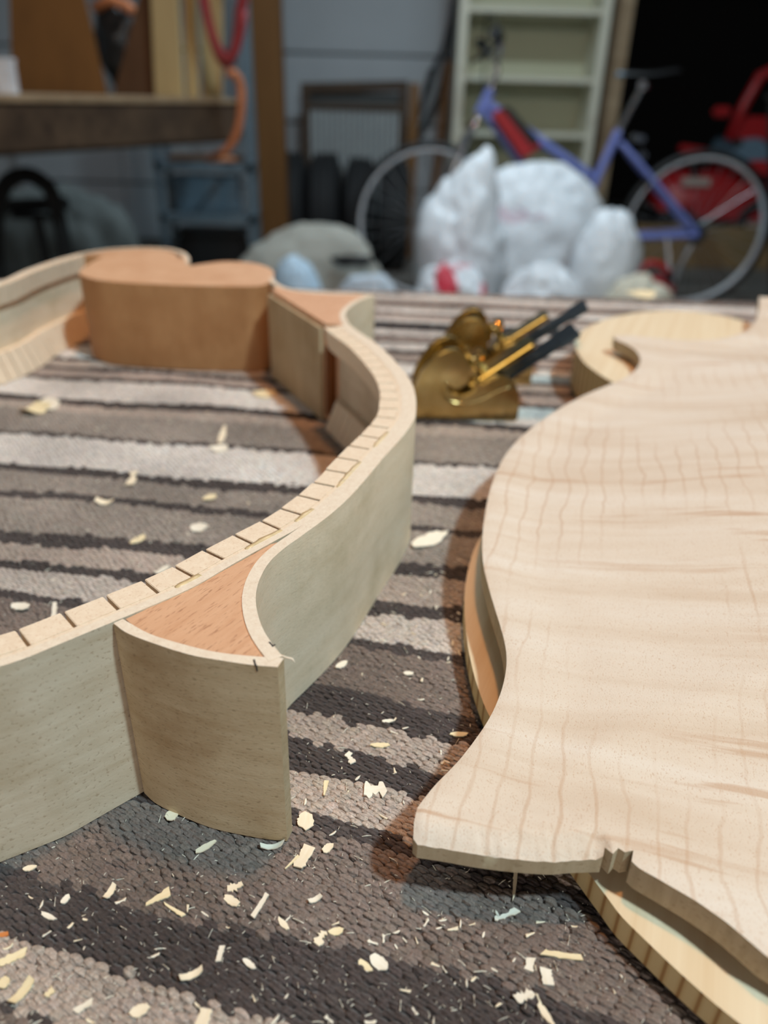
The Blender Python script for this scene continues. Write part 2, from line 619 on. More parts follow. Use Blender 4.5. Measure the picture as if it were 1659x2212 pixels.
def bag_mat(name, spots, tint=(.84, .88, .92, 1)):
    """white carrier-bag film; spots: (centre in metres, radii, colour) printed patches"""
    m, nt, b = newmat(name)
    c = None
    tc = nd(nt, 'ShaderNodeTexCoord')
    n = tnoise(nt, mapped(nt, 'Object', (14, 14, 14)), 1, 4)
    c = ramp(nt, n, [(.3, tuple(x * .94 for x in tint[:3]) + (1,)), (.7, tint)])
    nz = nd(nt, 'ShaderNodeTexNoise')
    nz.inputs['Scale'].default_value = 16
    nt.links.new(tc.outputs['Object'], nz.inputs['Vector'])
    wob = mixc(nt, tc.outputs['Object'], nz.outputs['Color'], .06, 'LINEAR_LIGHT')
    for ctr, rad, col in spots:
        mp = nd(nt, 'ShaderNodeMapping', vector_type='TEXTURE')
        mp.inputs['Location'].default_value = ctr
        mp.inputs['Scale'].default_value = rad
        nt.links.new(wob, mp.inputs['Vector'])
        ln = nd(nt, 'ShaderNodeVectorMath', operation='LENGTH')
        nt.links.new(mp.outputs['Vector'], ln.inputs[0])
        c = mixc(nt, c, col, ramp(nt, ln.outputs['Value'], [(.75, BW1), (1.0, BW0)]))
    nt.links.new(c, b.inputs['Base Color'])
    b.inputs['Roughness'].default_value = .42
    b.inputs['Subsurface Weight'].default_value = .0
    return m


def top_mat(o, mat, zmin=.7):
    """give the faces that look straight up or down a second material (the sawn end of the strip)"""
    o.data.materials.append(mat)
    for p in o.data.polygons:
        if abs(p.normal.z) > zmin: p.material_index = 1


# ------------------------------------------------------------------ setting: garage shell
def struct(name, v, f, mat, **kw):
    return tag(mk(name, v, f, mat, **kw), kind='structure')


ZF = -FLOOR * 1000           # garage floor in bench millimetres
ZC = ZF + 2500
struct('floor', *box(-2600, 3600, -1500, 8200, ZF - 60, ZF), M['concrete'])
struct('ceiling', *box(-2600, 3600, 600, 8200, ZC, ZC + 60), M['ceiling'])
struct('wall_left', *box(-2660, -2600, -1500, 5300, ZF, ZC), M['wallwhite'])
struct('wall_back', *box(-2600, 1180, 5240, 5300, ZF, ZC), M['wallwhite'])
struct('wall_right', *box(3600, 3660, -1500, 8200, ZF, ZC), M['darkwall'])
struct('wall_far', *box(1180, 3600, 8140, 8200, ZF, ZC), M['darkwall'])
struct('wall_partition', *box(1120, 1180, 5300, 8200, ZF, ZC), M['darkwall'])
struct('wall_header', *box(1180, 3600, 4700, 4760, ZF + 2150, ZC), M['wallwhite'])

# sectional garage door in front of the back wall
gd = struct('door_1', *box(-2350, 420, 5170, 5200, ZF + 5, ZF + 2230), M['doorseam'])
zz = [ZF + 8, -395, -30, 330, 700, 1080, 1470]
xs = [-2345, -1690, -1240, -640, 415]
for i in range(len(zz) - 1):
    for j in range(len(xs) - 1):
        v, f = box(xs[j] + (3 if j < 3 else 0), xs[j + 1] - (3 if j < 2 else 0), 5140, 5172, zz[i] + 6, zz[i + 1] - 6)
        mk('door_panel', v, f, M['doorpanel'], gd, bevel=5)

# jamb at the dark opening
struct('trim_1', *box(1105, 1180, 4560, 4700, ZF, ZC), M['timber_top'])
struct('trim_2', *box(-652, -520, 3980, 4080, ZF, ZC), M['postwood'], bevel=4)

# ------------------------------------------------------------------ table and rug
tb = thing('work_table', (0, 260, -740), 'wooden work table under the striped rug', 'table')
mk('table_top', *box(-640, 640, -120, 562, -36, -4.2), M['table'], tb, bevel=3)
for sx in (-590, 590):
    for sy in (-70, 510):
        mk('leg', *box(sx - 32, sx + 32, sy - 32, sy + 32, ZF, -36), M['table'], tb, bevel=4)
mk('apron', *box(-560, 560, 500, 522, -120, -36), M['table'], tb)
mk('apron', *box(-560, 560, -80, -58, -120, -36), M['table'], tb)

STR = [(-400, 't'), (50, 'd'), (50.5, 'l'), (62, 'd'), (73, 't'), (92.8, 'd'), (97.4, 'l'), (108, 'd'), (116.8, 'l'), (125.2, 'd'), (134.4, 't'), (152.7, 'd'),
       (157, 'q'), (169.4, 'd'), (175, 'l'), (186.5, 'd'), (194, 'm'), (214.5, 'd'), (219, 'm'), (234, 'd'), (240.5, 'c'), (267, 'd'), (270, 'm'), (294.5, 'l'), (304, 'd'),
       (311.5, 'c'), (335, 'd'), (340, 'p'), (350, 'd'), (356, 'l'), (366, 'd'), (371, 'c'), (391, 'd'), (395, 'p'), (407, 'd'), (414, 'c'), (425, 'd'), (431, 'p'), (438, 'd'), (444, 'c'),
       (455, 'd'), (462, 'k'), (472, 'c'), (481, 'p'), (494, 'd'), (499, 'c'), (510, 'p'), (517, 'd'), (523, 'p'), (534, 'c'), (548, 'd'), (552, 'p')]
YC = {'c': np.array(srgb(230, 224, 218)[:3]), 'l': np.array(srgb(190, 176, 165)[:3]), 'p': np.array(srgb(182, 167, 158)[:3]),
      'q': np.array(srgb(206, 196, 187)[:3]), 'm': np.array(srgb(162, 152, 143)[:3]), 't': np.array(srgb(131, 118, 110)[:3]), 'd': np.array(srgb(84, 76, 74)[:3]), 'k': np.array(srgb(58, 58, 62)[:3])}
rng = np.random.default_rng(5)


def build_rug():
    rug = thing('woven_rug', (0, 260, -4), 'flat woven wool rug with brown and cream stripes on the table', 'rug')
    mk('backing', *box(-600, 600, -100, 558, -4.2, -1.1), M['rugback'], rug)
    dx, dy = 2.25, 1.42
    P = []
    ys = np.arange(14, 557, dy)
    tilt_y, tilt_a = [60, 120, 190, 300, 520], np.tan(np.radians([14, 12.5, 6.5, 5.5, 3]))
    for i, s in enumerate(ys):
        x = np.arange(-330, 420, dx) + (dx / 2 if i % 2 else 0)
        lim = 130 + max(0, s) * .78
        x = x[(x > -lim) & (x < lim + 25)]
        y = s - x * np.interp(s, tilt_y, tilt_a) + .5 * np.sin(x * .05 + s * .02) + .4 * np.sin(x * .13 + s * .3)
        P.append(np.stack([x, y, np.full_like(x, s)], 1))
    P = np.concatenate(P)
    P = P[(P[:, 1] > 5) & (P[:, 1] < 557)]
    n = len(P)
    s = P[:, 2] + 1.1 * np.sin(P[:, 0] * .06 + P[:, 2] * .05) + .9 * np.sin(P[:, 0] * .023 + 2 + P[:, 2] * .11) + rng.normal(0, .45, n)
    idx = np.searchsorted(np.array([a for a, _ in STR]), s) - 1
    colr = np.array([YC[STR[k][1]] for k in range(len(STR))])[idx]
    cloud = 1 + .1 * np.sin(P[:, 0] * .045 + P[:, 2] * .09) + .08 * np.sin(P[:, 0] * .11 - P[:, 2] * .05)
    colr = colr * (cloud * (1 + rng.normal(0, .06, n)))[:, None]
    colr = np.clip(colr * (1 + rng.normal(0, .008, (n, 3))), .004, .9)
    ang = -np.interp(P[:, 2], tilt_y, tilt_a) - .2 + rng.normal(0, .13, n)
    a = 1.55 * (1 + rng.normal(0, .09, n))
    b = .95 * (1 + rng.normal(0, .08, n))
    h = .85 * (1 + rng.normal(0, .16, n))
    P[:, 0] += rng.normal(0, .14, n)
    P[:, 1] += rng.normal(0, .09, n)
    near = P[:, 1] < 235

    def dome(sel, rings, kk=6):
        k = kk
        t = np.arange(k) * 2 * np.pi / k
        tv = []
        for r, zz_ in rings:
            tv.append(np.stack([r * np.cos(t), r * np.sin(t), np.full(k, zz_)], 1))
        tv = np.concatenate(tv + [np.array([[0, 0, 1.]])])
        F = []
        for q in range(len(rings) - 1):
            for j in range(k):
                A, B_ = q * k + j, q * k + (j + 1) % k
                F += [(A, B_, B_ + k), (A, B_ + k, A + k)]
        q = (len(rings) - 1) * k
        for j in range(k): F.append((q + j, q + (j + 1) % k, len(tv) - 1))
        F = np.array(F)
        m = int(sel.sum())
        X = tv[None, :, 0] * a[sel][:, None]
        Y = tv[None, :, 1] * b[sel][:, None]
        ca, sa = np.cos(ang[sel])[:, None], np.sin(ang[sel])[:, None]
        V = np.stack([P[sel, 0][:, None] + X * ca - Y * sa, P[sel, 1][:, None] + X * sa + Y * ca, -1.0 + tv[None, :, 2] * h[sel][:, None]], 2)
        FF = F[None] + (np.arange(m) * len(tv))[:, None, None]
        C = np.repeat(colr[sel], len(tv), 0)
        return V.reshape(-1, 3), FF.reshape(-1, 3), C

    V1, F1, C1 = dome(near, [(1.0, 0), (.92, .48), (.6, .84)], 9)
    V2, F2, C2 = dome(~near, [(1.0, 0), (.8, .7)])
    V = np.concatenate([V1, V2])
    F = np.concatenate([F1, F2 + len(V1)])
    C = np.concatenate([C1, C2])
    V = (V - np.array([0, 260, -4])) * .001
    me = bpy.data.meshes.new('yarn_weave')
    me.vertices.add(len(V))
    me.vertices.foreach_set('co', V.ravel())
    me.loops.add(F.size)
    me.loops.foreach_set('vertex_index', F.ravel().astype(np.int32))
    me.polygons.add(len(F))
    me.polygons.foreach_set('loop_start', np.arange(0, F.size, 3, dtype=np.int32))
    me.polygons.foreach_set('use_smooth', np.ones(len(F), bool))
    me.update(calc_edges=True)
    at = me.color_attributes.new('yarn', 'FLOAT_COLOR', 'POINT')
    at.data.foreach_set('color', np.concatenate([C, np.ones((len(C), 1))], 1).ravel())
    me.materials.append(M['rug'])
    o = bpy.data.objects.new('yarn_weave', me)
    COL.objects.link(o)
    o.parent = rug
    tag(o, kind='stuff')
    return rug


build_rug()

# ------------------------------------------------------------------ mandolin rib assembly
HT = 42.0
RA = thing('mandolin_rib_assembly', (-90, 240, 0), 'bent maple mandolin sides with kerfed linings and heart-shaped neck block on the rug', 'instrument sides')
w1 = [(-60.3, 93.2), (-55.4, 97.1), (-49.6, 102.5), (-45.0, 106.8), (-35.5, 116.2), (-29.4, 124.8), (-23.2, 133.0), (-20.6, 136.6)]
bulge = [(-16.0, 97.7), (-16.9, 99.0), (-18.4, 101.3), (-20.3, 104.8), (-22.0, 109.5), (-23.1, 114.6), (-23.2, 120.2), (-22.2, 126.2), (-19.9, 131.6), (-17.0, 136.6), (-11.8, 146.0), (-7.6, 155.6), (-3.6, 167.2), (-0.2, 177.7),
         (3.7, 188.5), (6.5, 197.6), (8.2, 205.5), (8.7, 213.5), (8.7, 223.5), (7.8, 234.7), (5.3, 246.8), (0.9, 262.5), (-5.0, 279.5), (-11.0, 292.0), (-15.8, 303.5), (-18.2, 315.4), (-18.3, 325.5), (-15.7, 338.5), (-11.9, 348.6), (-7.6, 355.6)]
B_out = spline(bulge, 1.4)
B_in = offset(B_out, 2.5)
o = mk('side_rib', *strip(B_out, B_in, 0, HT)[:2], M['rib_plain'], RA, smooth=True, uvs=strip(B_out, B_in, 0, HT)[2], angle=.7)
top_mat(o, M['rib_edge'])
# the long rib: from the lower bout (out of the picture, left) past the corner and inside the waist rib
bo = B_in[(B_in[:, 1] > 137.5) & (B_in[:, 1] < 304)]
bass = [(-217, 292), (-200, 323), (-188.6, 345), (-183.6, 364), (-183.2, 388.7), (-180.0, 412.3), (-174.7, 433.0), (-166.2, 448.8), (-154.4, 457.9), (-141.5, 461.8), (-128.7, 459.6), (-118.5, 449.5), (-111.5, 434.0), (-108.6, 421.0)]
lower = [(-230, 252), (-237, 195), (-228, 150), (-200, 112), (-160, 88), (-120, 77), (-88, 79)]
L_out = np.concatenate([spline([(-217, 292)] + lower + w1, 1.5)[:-1], bo])
L_out = smooth_line(L_out, 4)
L_in = offset(L_out, 2.0)
sv = strip(L_out, L_in, 0, HT)
o = mk('side_rib', sv[0], sv[1], M['rib'], RA, smooth=True, uvs=sv[2], angle=.7)
top_mat(o, M['rib_edge'])
# bass side and scroll
BS = spline(bass, 1.5)
BS_in = offset(BS, -2.2)
sv = strip(BS, BS_in, 0, HT)
o = mk('scroll_rib', sv[0], sv[1], M['rib_plain'], RA, smooth=True, uvs=sv[2], angle=.7)
top_mat(o, M['rib_edge'])


def lining(name, line, side, s0, s1, z0, z1, pitch=7.8, width=6.6, taper=.72, kerf=.65, mat=None):
    """row of kerfed blocks glued along a rib; top lining or bottom lining"""
    Q = np.asarray(line)
    L = np.r_[0, np.cumsum(np.linalg.norm(np.diff(Q, axis=0), axis=1))]
    N = normals2(Q) * side

    def at(s):
        p = np.array([np.interp(s, L, Q[:, 0]), np.interp(s, L, Q[:, 1])])
        n = np.array([np.interp(s, L, N[:, 0]), np.interp(s, L, N[:, 1])])
        return p, n / (np.linalg.norm(n) + 1e-9)
    s1 = min(s1, L[-1])
    # the uncut back web that the blocks hang on
    ss = np.arange(s0, s1, 2.)
    pa = np.array([at(s)[0] for s in ss])
    pb = np.array([at(s)[0] + at(s)[1] * .9 for s in ss])
    top = z1 > 20
    v, f, u = strip(pa, pb, z0 + (.2 if top else 0), z1 - .15)
    web = mk(name, v, f, mat or M['lining'], RA)
    s = s0
    rr = random.Random(11)
    while s + pitch < s1:
        a, b_ = s + kerf / 2, s + pitch - kerf / 2
        V = []
        jit = rr.uniform(-.15, .15)
        for q in (a, b_):
            p, n = at(q)
            wt, wb = (width + jit, width * taper) if top else (width * taper * .5, width + jit)
            for wd_, z in ((.9, z0), (wb, z0), (wt, z1 - .1), (.9, z1 - .1)):
                if wd_ < .95: wd_ = .9
                pp = p + n * wd_
                V.append((pp[0], pp[1], z))
        F = [(0, 1, 2, 3), (7, 6, 5, 4), (0, 4, 5, 1), (1, 5, 6, 2), (2, 6, 7, 3), (3, 7, 4, 0)]
        mk('lining_block', V, F, mat or M['lining'], web, bevel=.12)
        s += pitch
    return web


LL = np.r_[0, np.cumsum(np.linalg.norm(np.diff(L_out, axis=0), axis=1))]
iA = int(np.argmin(np.abs(L_in[:, 0] + 92) + np.abs(L_in[:, 1] - 80)))
Ls = L_in[iA:]
lining('kerfed_lining', Ls, 1, 0.5, 400, 33, HT)
i2 = int(np.argmin(np.abs(L_in[:, 1] - 175) + 100 * (L_in[:, 0] < -60)))
lining('kerfed_lining', L_in[i2:], 1, 0, 400, 0, 12, pitch=5.6, width=7.6)
kb = int(np.argmin(np.abs(BS_in[:, 1] - 432)))
lining('kerfed_lining', BS_in[:kb], -1, 0, 400, 33, HT, width=3.4)
lining('kerfed_lining', BS_in[:kb], -1, 0, 400, 0, 12.5, pitch=6.2, width=8)

# near corner: front rib piece and mahogany block
D_out = spline([(-46.2, 105.2), (-43.0, 102.6), (-37.4, 99.9), (-31.0, 97.4), (-25.1, 96.1), (-20.4, 95.3), (-16.4, 95.0)], 1.2)
D_in = spline([(-45.0, 106.5), (-39.4, 102.7), (-34.1, 100.5), (-27.9, 98.5), (-21.9, 97.6), (-15.7, 97.3)], 1.2)
sv = strip(D_out, D_in, 0, HT - .05)
o = mk('corner_rib', sv[0], sv[1], M['rib_corner'], RA, smooth=True, uvs=sv[2], angle=.7)
top_mat(o, M['rib_edge'])
cin = [tuple(p) for p in B_in[(B_in[:, 1] < 134.5)]]
w1s = [(-44.6, 107.2), (-40.2, 111.6), (-35.2, 116.7), (-29.2, 124.9), (-23.0, 133.2)]
poly = [(-44.6, 106.7)] + [tuple(p) for p in D_in[3:-2]] + cin[1:] + w1s[::-1][:-1]
v, f = prism(poly, 0.2, HT - .25)
mk('corner_block', v, f, M['mahogany'], RA)
# far corner
F_out = spline([(-58.4, 388), (-55.2, 376.5), (-48.5, 365.8), (-37.7, 360.0), (-25.8, 358.8), (-15, 359.2), (-7.2, 358.4)], 1.4)
F_in = offset(F_out, -2.4)
sv = strip(F_out, F_in, 0, HT)
o = mk('corner_rib', sv[0], sv[1], M['rib_plain'], RA, smooth=True, uvs=sv[2], angle=.7)
top_mat(o, M['rib_edge'])
far_in = [tuple(p) for p in B_in[B_in[:, 1] > 302]]
poly = [(-55.4, 361.5)] + [tuple(p) for p in F_in[(F_in[:, 0] > -55)][:-3]] + far_in[::-1][2:] + [(-26.0, 305.5)]
v, f = prism(poly, 0.2, HT - .2)
mk('corner_block', v, f, M['mahogany'], RA)
pa, pb = np.array((-56.2, 361.8)), np.array((-26.9, 306.2))
tn = (pb - pa) / np.linalg.norm(pb - pa)
nn = np.array([tn[1], -tn[0]])
ctr = [pa + tn * t + nn * 0 for t in np.linspace(0, np.linalg.norm(pb - pa), 12)]
c2 = [q + nn * 1.6 for q in ctr]
sv = strip(np.array(c2), np.array(ctr), 0, HT - 2.2)
mk('corner_cheek', sv[0], sv[1], M['panel'], RA, uvs=sv[2])
# brown strip between the cheek and the rib
mk('walnut_strip', *prism([(-26.0, 305.6), (-24.2, 302.0), (-21.5, 303.4), (-23.3, 307)], 3, HT - 9.3), M['brownwood'], RA)

# neck block with its scroll lobe: one piece of mahogany, heart-shaped from above
lobe = [(-158.2, 399.5), (-156.0, 388.5), (-149.8, 379.0), (-139.0, 371.6), (-120.0, 367.6), (-95.5, 366.2), (-68.5, 367.6), (-61.8, 370.8), (-58.8, 379.5), (-59.2, 393.5), (-62.0, 408.5), (-69.5, 420.5), (-79.5, 426.9), (-91.5, 426.4), (-100.6, 419.0)]
lob = spline(lobe, 1.6)
sc = [tuple(p) for p in offset(BS, -2.4)[::-1]]
sc = [p for i, p in enumerate(sc) if i > 1 and p[1] > 432]
poly = [tuple(p) for p in lob] + [(-105.2, 413.6), (-107.2, 414.5)] + sc + [(-158.5, 432), (-159.0, 415)]
v, f = prism(poly, 0, HT - .1)
o = mk('neck_block', v, f, M['block_shaded'], RA, bevel=.35, smooth=True, angle=.6)
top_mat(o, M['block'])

# glue squeeze-out along the lining and pencil ticks
for k, (t0, t1) in enumerate([(.30, .325), (.375, .42), (.44, .47), (.53, .60), (.65, .70)]):
    a, b_ = int(t0 * len(Ls) * .8), int(t1 * len(Ls) * .8)
    q = Ls[a:b_ + 1]
    if len(q) < 3: continue
    wv = np.array([.5 + .5 * math.sin(math.pi * (i + .3) / len(q)) * (1 + .4 * math.sin(i * 2.1 + k)) for i in range(len(q))])
    n_ = normals2(q)
    inner = q + n_ * (wv[:, None] * 1.0)
    outer = q - n_ * .25
    V, F = [], []
    for i in range(len(q)):
        V += [(outer[i][0], outer[i][1], HT - .2), (outer[i][0], outer[i][1], HT + .05), (inner[i][0], inner[i][1], HT + .03), (inner[i][0], inner[i][1], HT - .2)]
    for i in range(len(q) - 1):
        for j in range(4):
            F.append((4 * i + j, 4 * i + 4 + j, 4 * i + 4 + (j + 1) % 4, 4 * i + (j + 1) % 4))
    F += [(0, 1, 2, 3), (4 * len(q) - 1, 4 * len(q) - 2, 4 * len(q) - 3, 4 * len(q) - 4)]
    mk('glue_smear', V, F, M['glue'], RA, smooth=True)
v, f = merge([obox((-17.9, 100.2, HT + .03), (-18.7, 101.2, HT + .03), .25, .06), obox((-18.0, 100.0, HT + .03), (-17.6, 100.6, HT + .03), .25, .06)])
mk('pencil_tick', v, f, M['ink'], RA)
v, f = merge([obox((-20.5, 96.6, HT + .03), (-20.0, 95.2, HT + .03), .3, .06), obox((-19.9, 95.2, HT), (-19.8, 95.2, HT - 1.2), .25, .1, (0, 1, 0))])
mk('pencil_tick', v, f, M['ink'], RA)
v, f = tube([(-16.6, 98.2, HT - .3), (-15.4, 97.6, HT - .2), (-14.4, 97.6, HT - .5), (-13.9, 97.3, HT - 1.1)], [.25, .2, .22, .1], 6)
mk('torn_fibre', v, f, M['rib_edge'], RA, smooth=True)


# ------------------------------------------------------------------ carved plates
def carve(outline, spacing, ztop, zbot, jitter=.25, seed=1, fine=None):
    """closed outline (mm) -> solid with carved top and bottom given as functions of x, y, distance from the edge"""
    O = np.asarray(outline)
    lo, hi = O.min(0), O.max(0)
    gx, gy = np.meshgrid(np.arange(lo[0], hi[0], spacing), np.arange(lo[1], hi[1], spacing))
    G = np.stack([gx.ravel(), gy.ravel()], 1)
    r = np.random.default_rng(seed)
    G += r.uniform(-jitter, jitter, G.shape) * spacing
    if fine:
        fx, fy = np.meshgrid(np.arange(fine[0], fine[1], fine[4]), np.arange(fine[2], fine[3], fine[4]))
        out_ = (G[:, 0] < fine[0]) | (G[:, 0] > fine[1]) | (G[:, 1] < fine[2]) | (G[:, 1] > fine[3])
        G = np.concatenate([G[out_], np.stack([fx.ravel(), fy.ravel()], 1) + r.uniform(-.1, .1, (fx.size, 2))])
    x, y = G[:, 0], G[:, 1]
    ins = np.zeros(len(G), bool)
    for i in range(len(O)):
        x1, y1 = O[i - 1]
        x2, y2 = O[i]
        c = (y1 > y) != (y2 > y)
        with np.errstate(divide='ignore', invalid='ignore'):
            ins ^= c & (x < (x2 - x1) * (y - y1) / (y2 - y1 + 1e-15) + x1)

    def dist(P):
        d = np.full(len(P), 1e9)
        for i in range(len(O)):
            a, b_ = O[i - 1], O[i]
            ab = b_ - a
            t = np.clip(((P - a) @ ab) / (ab @ ab + 1e-12), 0, 1)
            d = np.minimum(d, np.linalg.norm(P - a - t[:, None] * ab, axis=1))
        return d
    G = G[ins]
    G = G[dist(G) > (.25 if fine else spacing * .45)]
    allp = np.concatenate([O, G])
    n = len(O)
    res = delaunay_2d_cdt([Vector(p) for p in allp], [(i, (i + 1) % n) for i in range(n)], [list(range(n))], 1, 1e-4)
    P = np.array([tuple(p) for p in res[0]])
    T = [tuple(t) for t in res[2]]
    d = dist(P)
    zt, zb = ztop(P, d), zbot(P, d)
    k = len(P)
    V = [(P[i][0], P[i][1], zt[i]) for i in range(k)] + [(P[i][0], P[i][1], zb[i]) for i in range(k)]
    cnt = {}
    for t in T:
        for i in range(len(t)):
            e = (t[i], t[(i + 1) % len(t)])
            cnt[e] = cnt.get(e, 0) + 1
    F = list(T) + [tuple(i + k for i in reversed(t)) for t in T]
    nt_ = len(F)
    for (a, b_) in cnt:
        if (b_, a) not in cnt: F.append((b_, a, a + k, b_ + k))
    return V, F, nt_


def sstep(x): 
    x = np.clip(x, 0, 1)
    return x * x * (3 - 2 * x)


zu = lambda y: 15.5 + .046 * (y - 88)

up_left = [(8.2, 92.2), (10.5, 95.5), (15.0, 101.0), (18.9, 106.7), (22.4, 112.8), (25.4, 120.2), (27.2, 127.6), (27.6, 134.6), (27.0, 143.4), (26.2, 153.5), (25.8, 165.0), (26.8, 177.0), (29.0, 191.0), (32.7, 207.4), (37.6, 222.6),
           (43.8, 236.3), (51.6, 249.0), (62.2, 263.6), (75.0, 278.2), (86.6, 289.2), (96.3, 298.6), (104.0, 309.3), (108.7, 320.5), (110.0, 331.0), (108.4, 339.5), (104.9, 346.5)]
up_far = [(105.0, 352.2), (109.4, 353.4), (117.0, 352.8), (132.2, 349.3), (149.0, 350.4), (163.9, 358.1), (175.9, 370.6), (186.9, 389.0), (197.0, 411.0), (204, 428)]
up_rest = [(232, 424), (262, 418), (284, 396), (290, 362), (283, 320), (292, 270), (304, 215), (296, 150), (262, 95), (212, 58), (158, 42), (108, 44), (76, 55), (57.8, 66.8)]
up_tail = [(57.8, 66.8), (53.9, 71.6), (50.2, 75.0), (46.2, 78.0), (42.9, 80.3), (41.9, 81.6)]
notch = [(42.7, 83.6), (41.2, 83.2), (40.3, 83.9), (39.2, 82.9), (38.3, 84.4), (37.8, 83.2)]
up_front = [(37.8, 83.2), (33.1, 82.9), (29.1, 82.5), (22.6, 82.8), (17.1, 83.4), (11.7, 84.3), (7.2, 84.9)]
ol = np.concatenate([spline(up_left, 1.3), spline(up_far, 1.6), spline(up_rest, 4), spline(up_tail, 1.3)[1:], np.array(notch), spline(up_front, 1.0)[1:], np.array([(6.5, 85.8), (6.6, 88.0), (7.2, 90.6)])])
front_y = lambda P: np.exp(-(np.maximum(P[:, 1] - 83, 0) / 4.2) ** 4) * (1 - sstep((P[:, 0] - 36.5) / 3)) * (P[:, 0] > 3)


def up_top(P, d):
    z = zu(P[:, 1])
    z = z + 13 * sstep((d - 14) / 85) - .9 * np.exp(-((d - 13) / 7) ** 2)
    z = z - .35 * np.exp(-(d / .8) ** 2)
    fy = front_y(P)
    rid = np.array([noise.noise(Vector((p[0] * 1.1, p[1] * .15, 3))) + .5 * noise.noise(Vector((p[0] * 2.7, p[1] * .2, 7))) for p in P])
    z = z - fy * (2.0 * np.clip(1 - d / 4.6, 0, 1) + .28 * rid)
    z += np.array([.12 * noise.noise(Vector((p[0] * .35, p[1] * .35, 0))) for p in P])
    return z


V, F, nt_ = carve(ol, 1.6, up_top, lambda P, d: zu(P[:, 1]) - 5.6 + 10 * sstep((d - 16) / 85), seed=2, fine=(4, 42.5, 82, 92, .5))
og = (150, 240, 0)
PL = mk('maple_back_plate', V, F, M['maple'], org=og, smooth=True, angle=.75)
tag(PL, 'carved pale maple mandolin back plate lying on top of the spruce plate', 'wood plate')
PL.data.materials.append(M['maple_side'])
for p in PL.data.polygons:
    if p.normal.z < .55: p.material_index = 1

lo_left = [(97.2, 304.5), (93.7, 314.3), (90.8, 326.1), (89.0, 338.5), (89.6, 356.5), (92.4, 371.2), (98.4, 388.0), (108.7, 404.6), (122.4, 420.0), (136.5, 431.0), (153.1, 438.4), (168.5, 440.0), (181.7, 436.0), (192.2, 426.1), (199, 412)]
lo_rest = [(206, 390), (228, 360), (240, 325), (236, 295), (252, 250), (264, 205), (258, 150), (230, 100), (188, 66), (136, 42), (96, 38), (70, 47), (54.1, 61.2)]
lo_near = [(54.1, 61.2), (50.7, 64.7), (46.7, 69.5), (43.0, 74.4), (40.6, 77.8), (39.0, 81.3), (37.0, 85.6), (32.4, 96), (27.6, 109), (23.9, 123.0), (22.7, 129.2), (21.8, 136.5), (21.3, 146.8), (21.5, 157.8), (22.3, 169.0), (23.8, 178.4), (26.4, 189.8), (30.2, 200.6), (37, 214), (50, 232), (66, 252), (82, 274), (92, 291), (97.2, 304.5)]
ol2 = np.concatenate([spline(lo_left, 1.6), spline(lo_rest, 4)[1:], spline(lo_near, 1.5)[1:-1]])


def lo_top(P, d):
    k = sstep((P[:, 1] - 274) / 34) * (1 - sstep((P[:, 0] - 205) / 25))
    return (6.5 + 7 * sstep((d - 20) / 80)) * (1 - k) + 19.2 * k - .15 * np.exp(-(d / .7) ** 2)


V, F, nt_ = carve(ol2, 3.0, lo_top, lambda P, d: np.full(len(P), .1) + .9 * np.exp(-(d / 1.5) ** 2), seed=4)
SP = mk('spruce_top_plate', V, F, M['spruce'], org=(140, 230, 0), smooth=True, angle=.75)
tag(SP, 'yellow spruce mandolin top plate with scroll under the maple plate', 'wood plate')
SP.data.materials.append(M['spruce_side'])
for p in SP.data.polygons:
    if p.normal.z < .5: p.material_index = 1


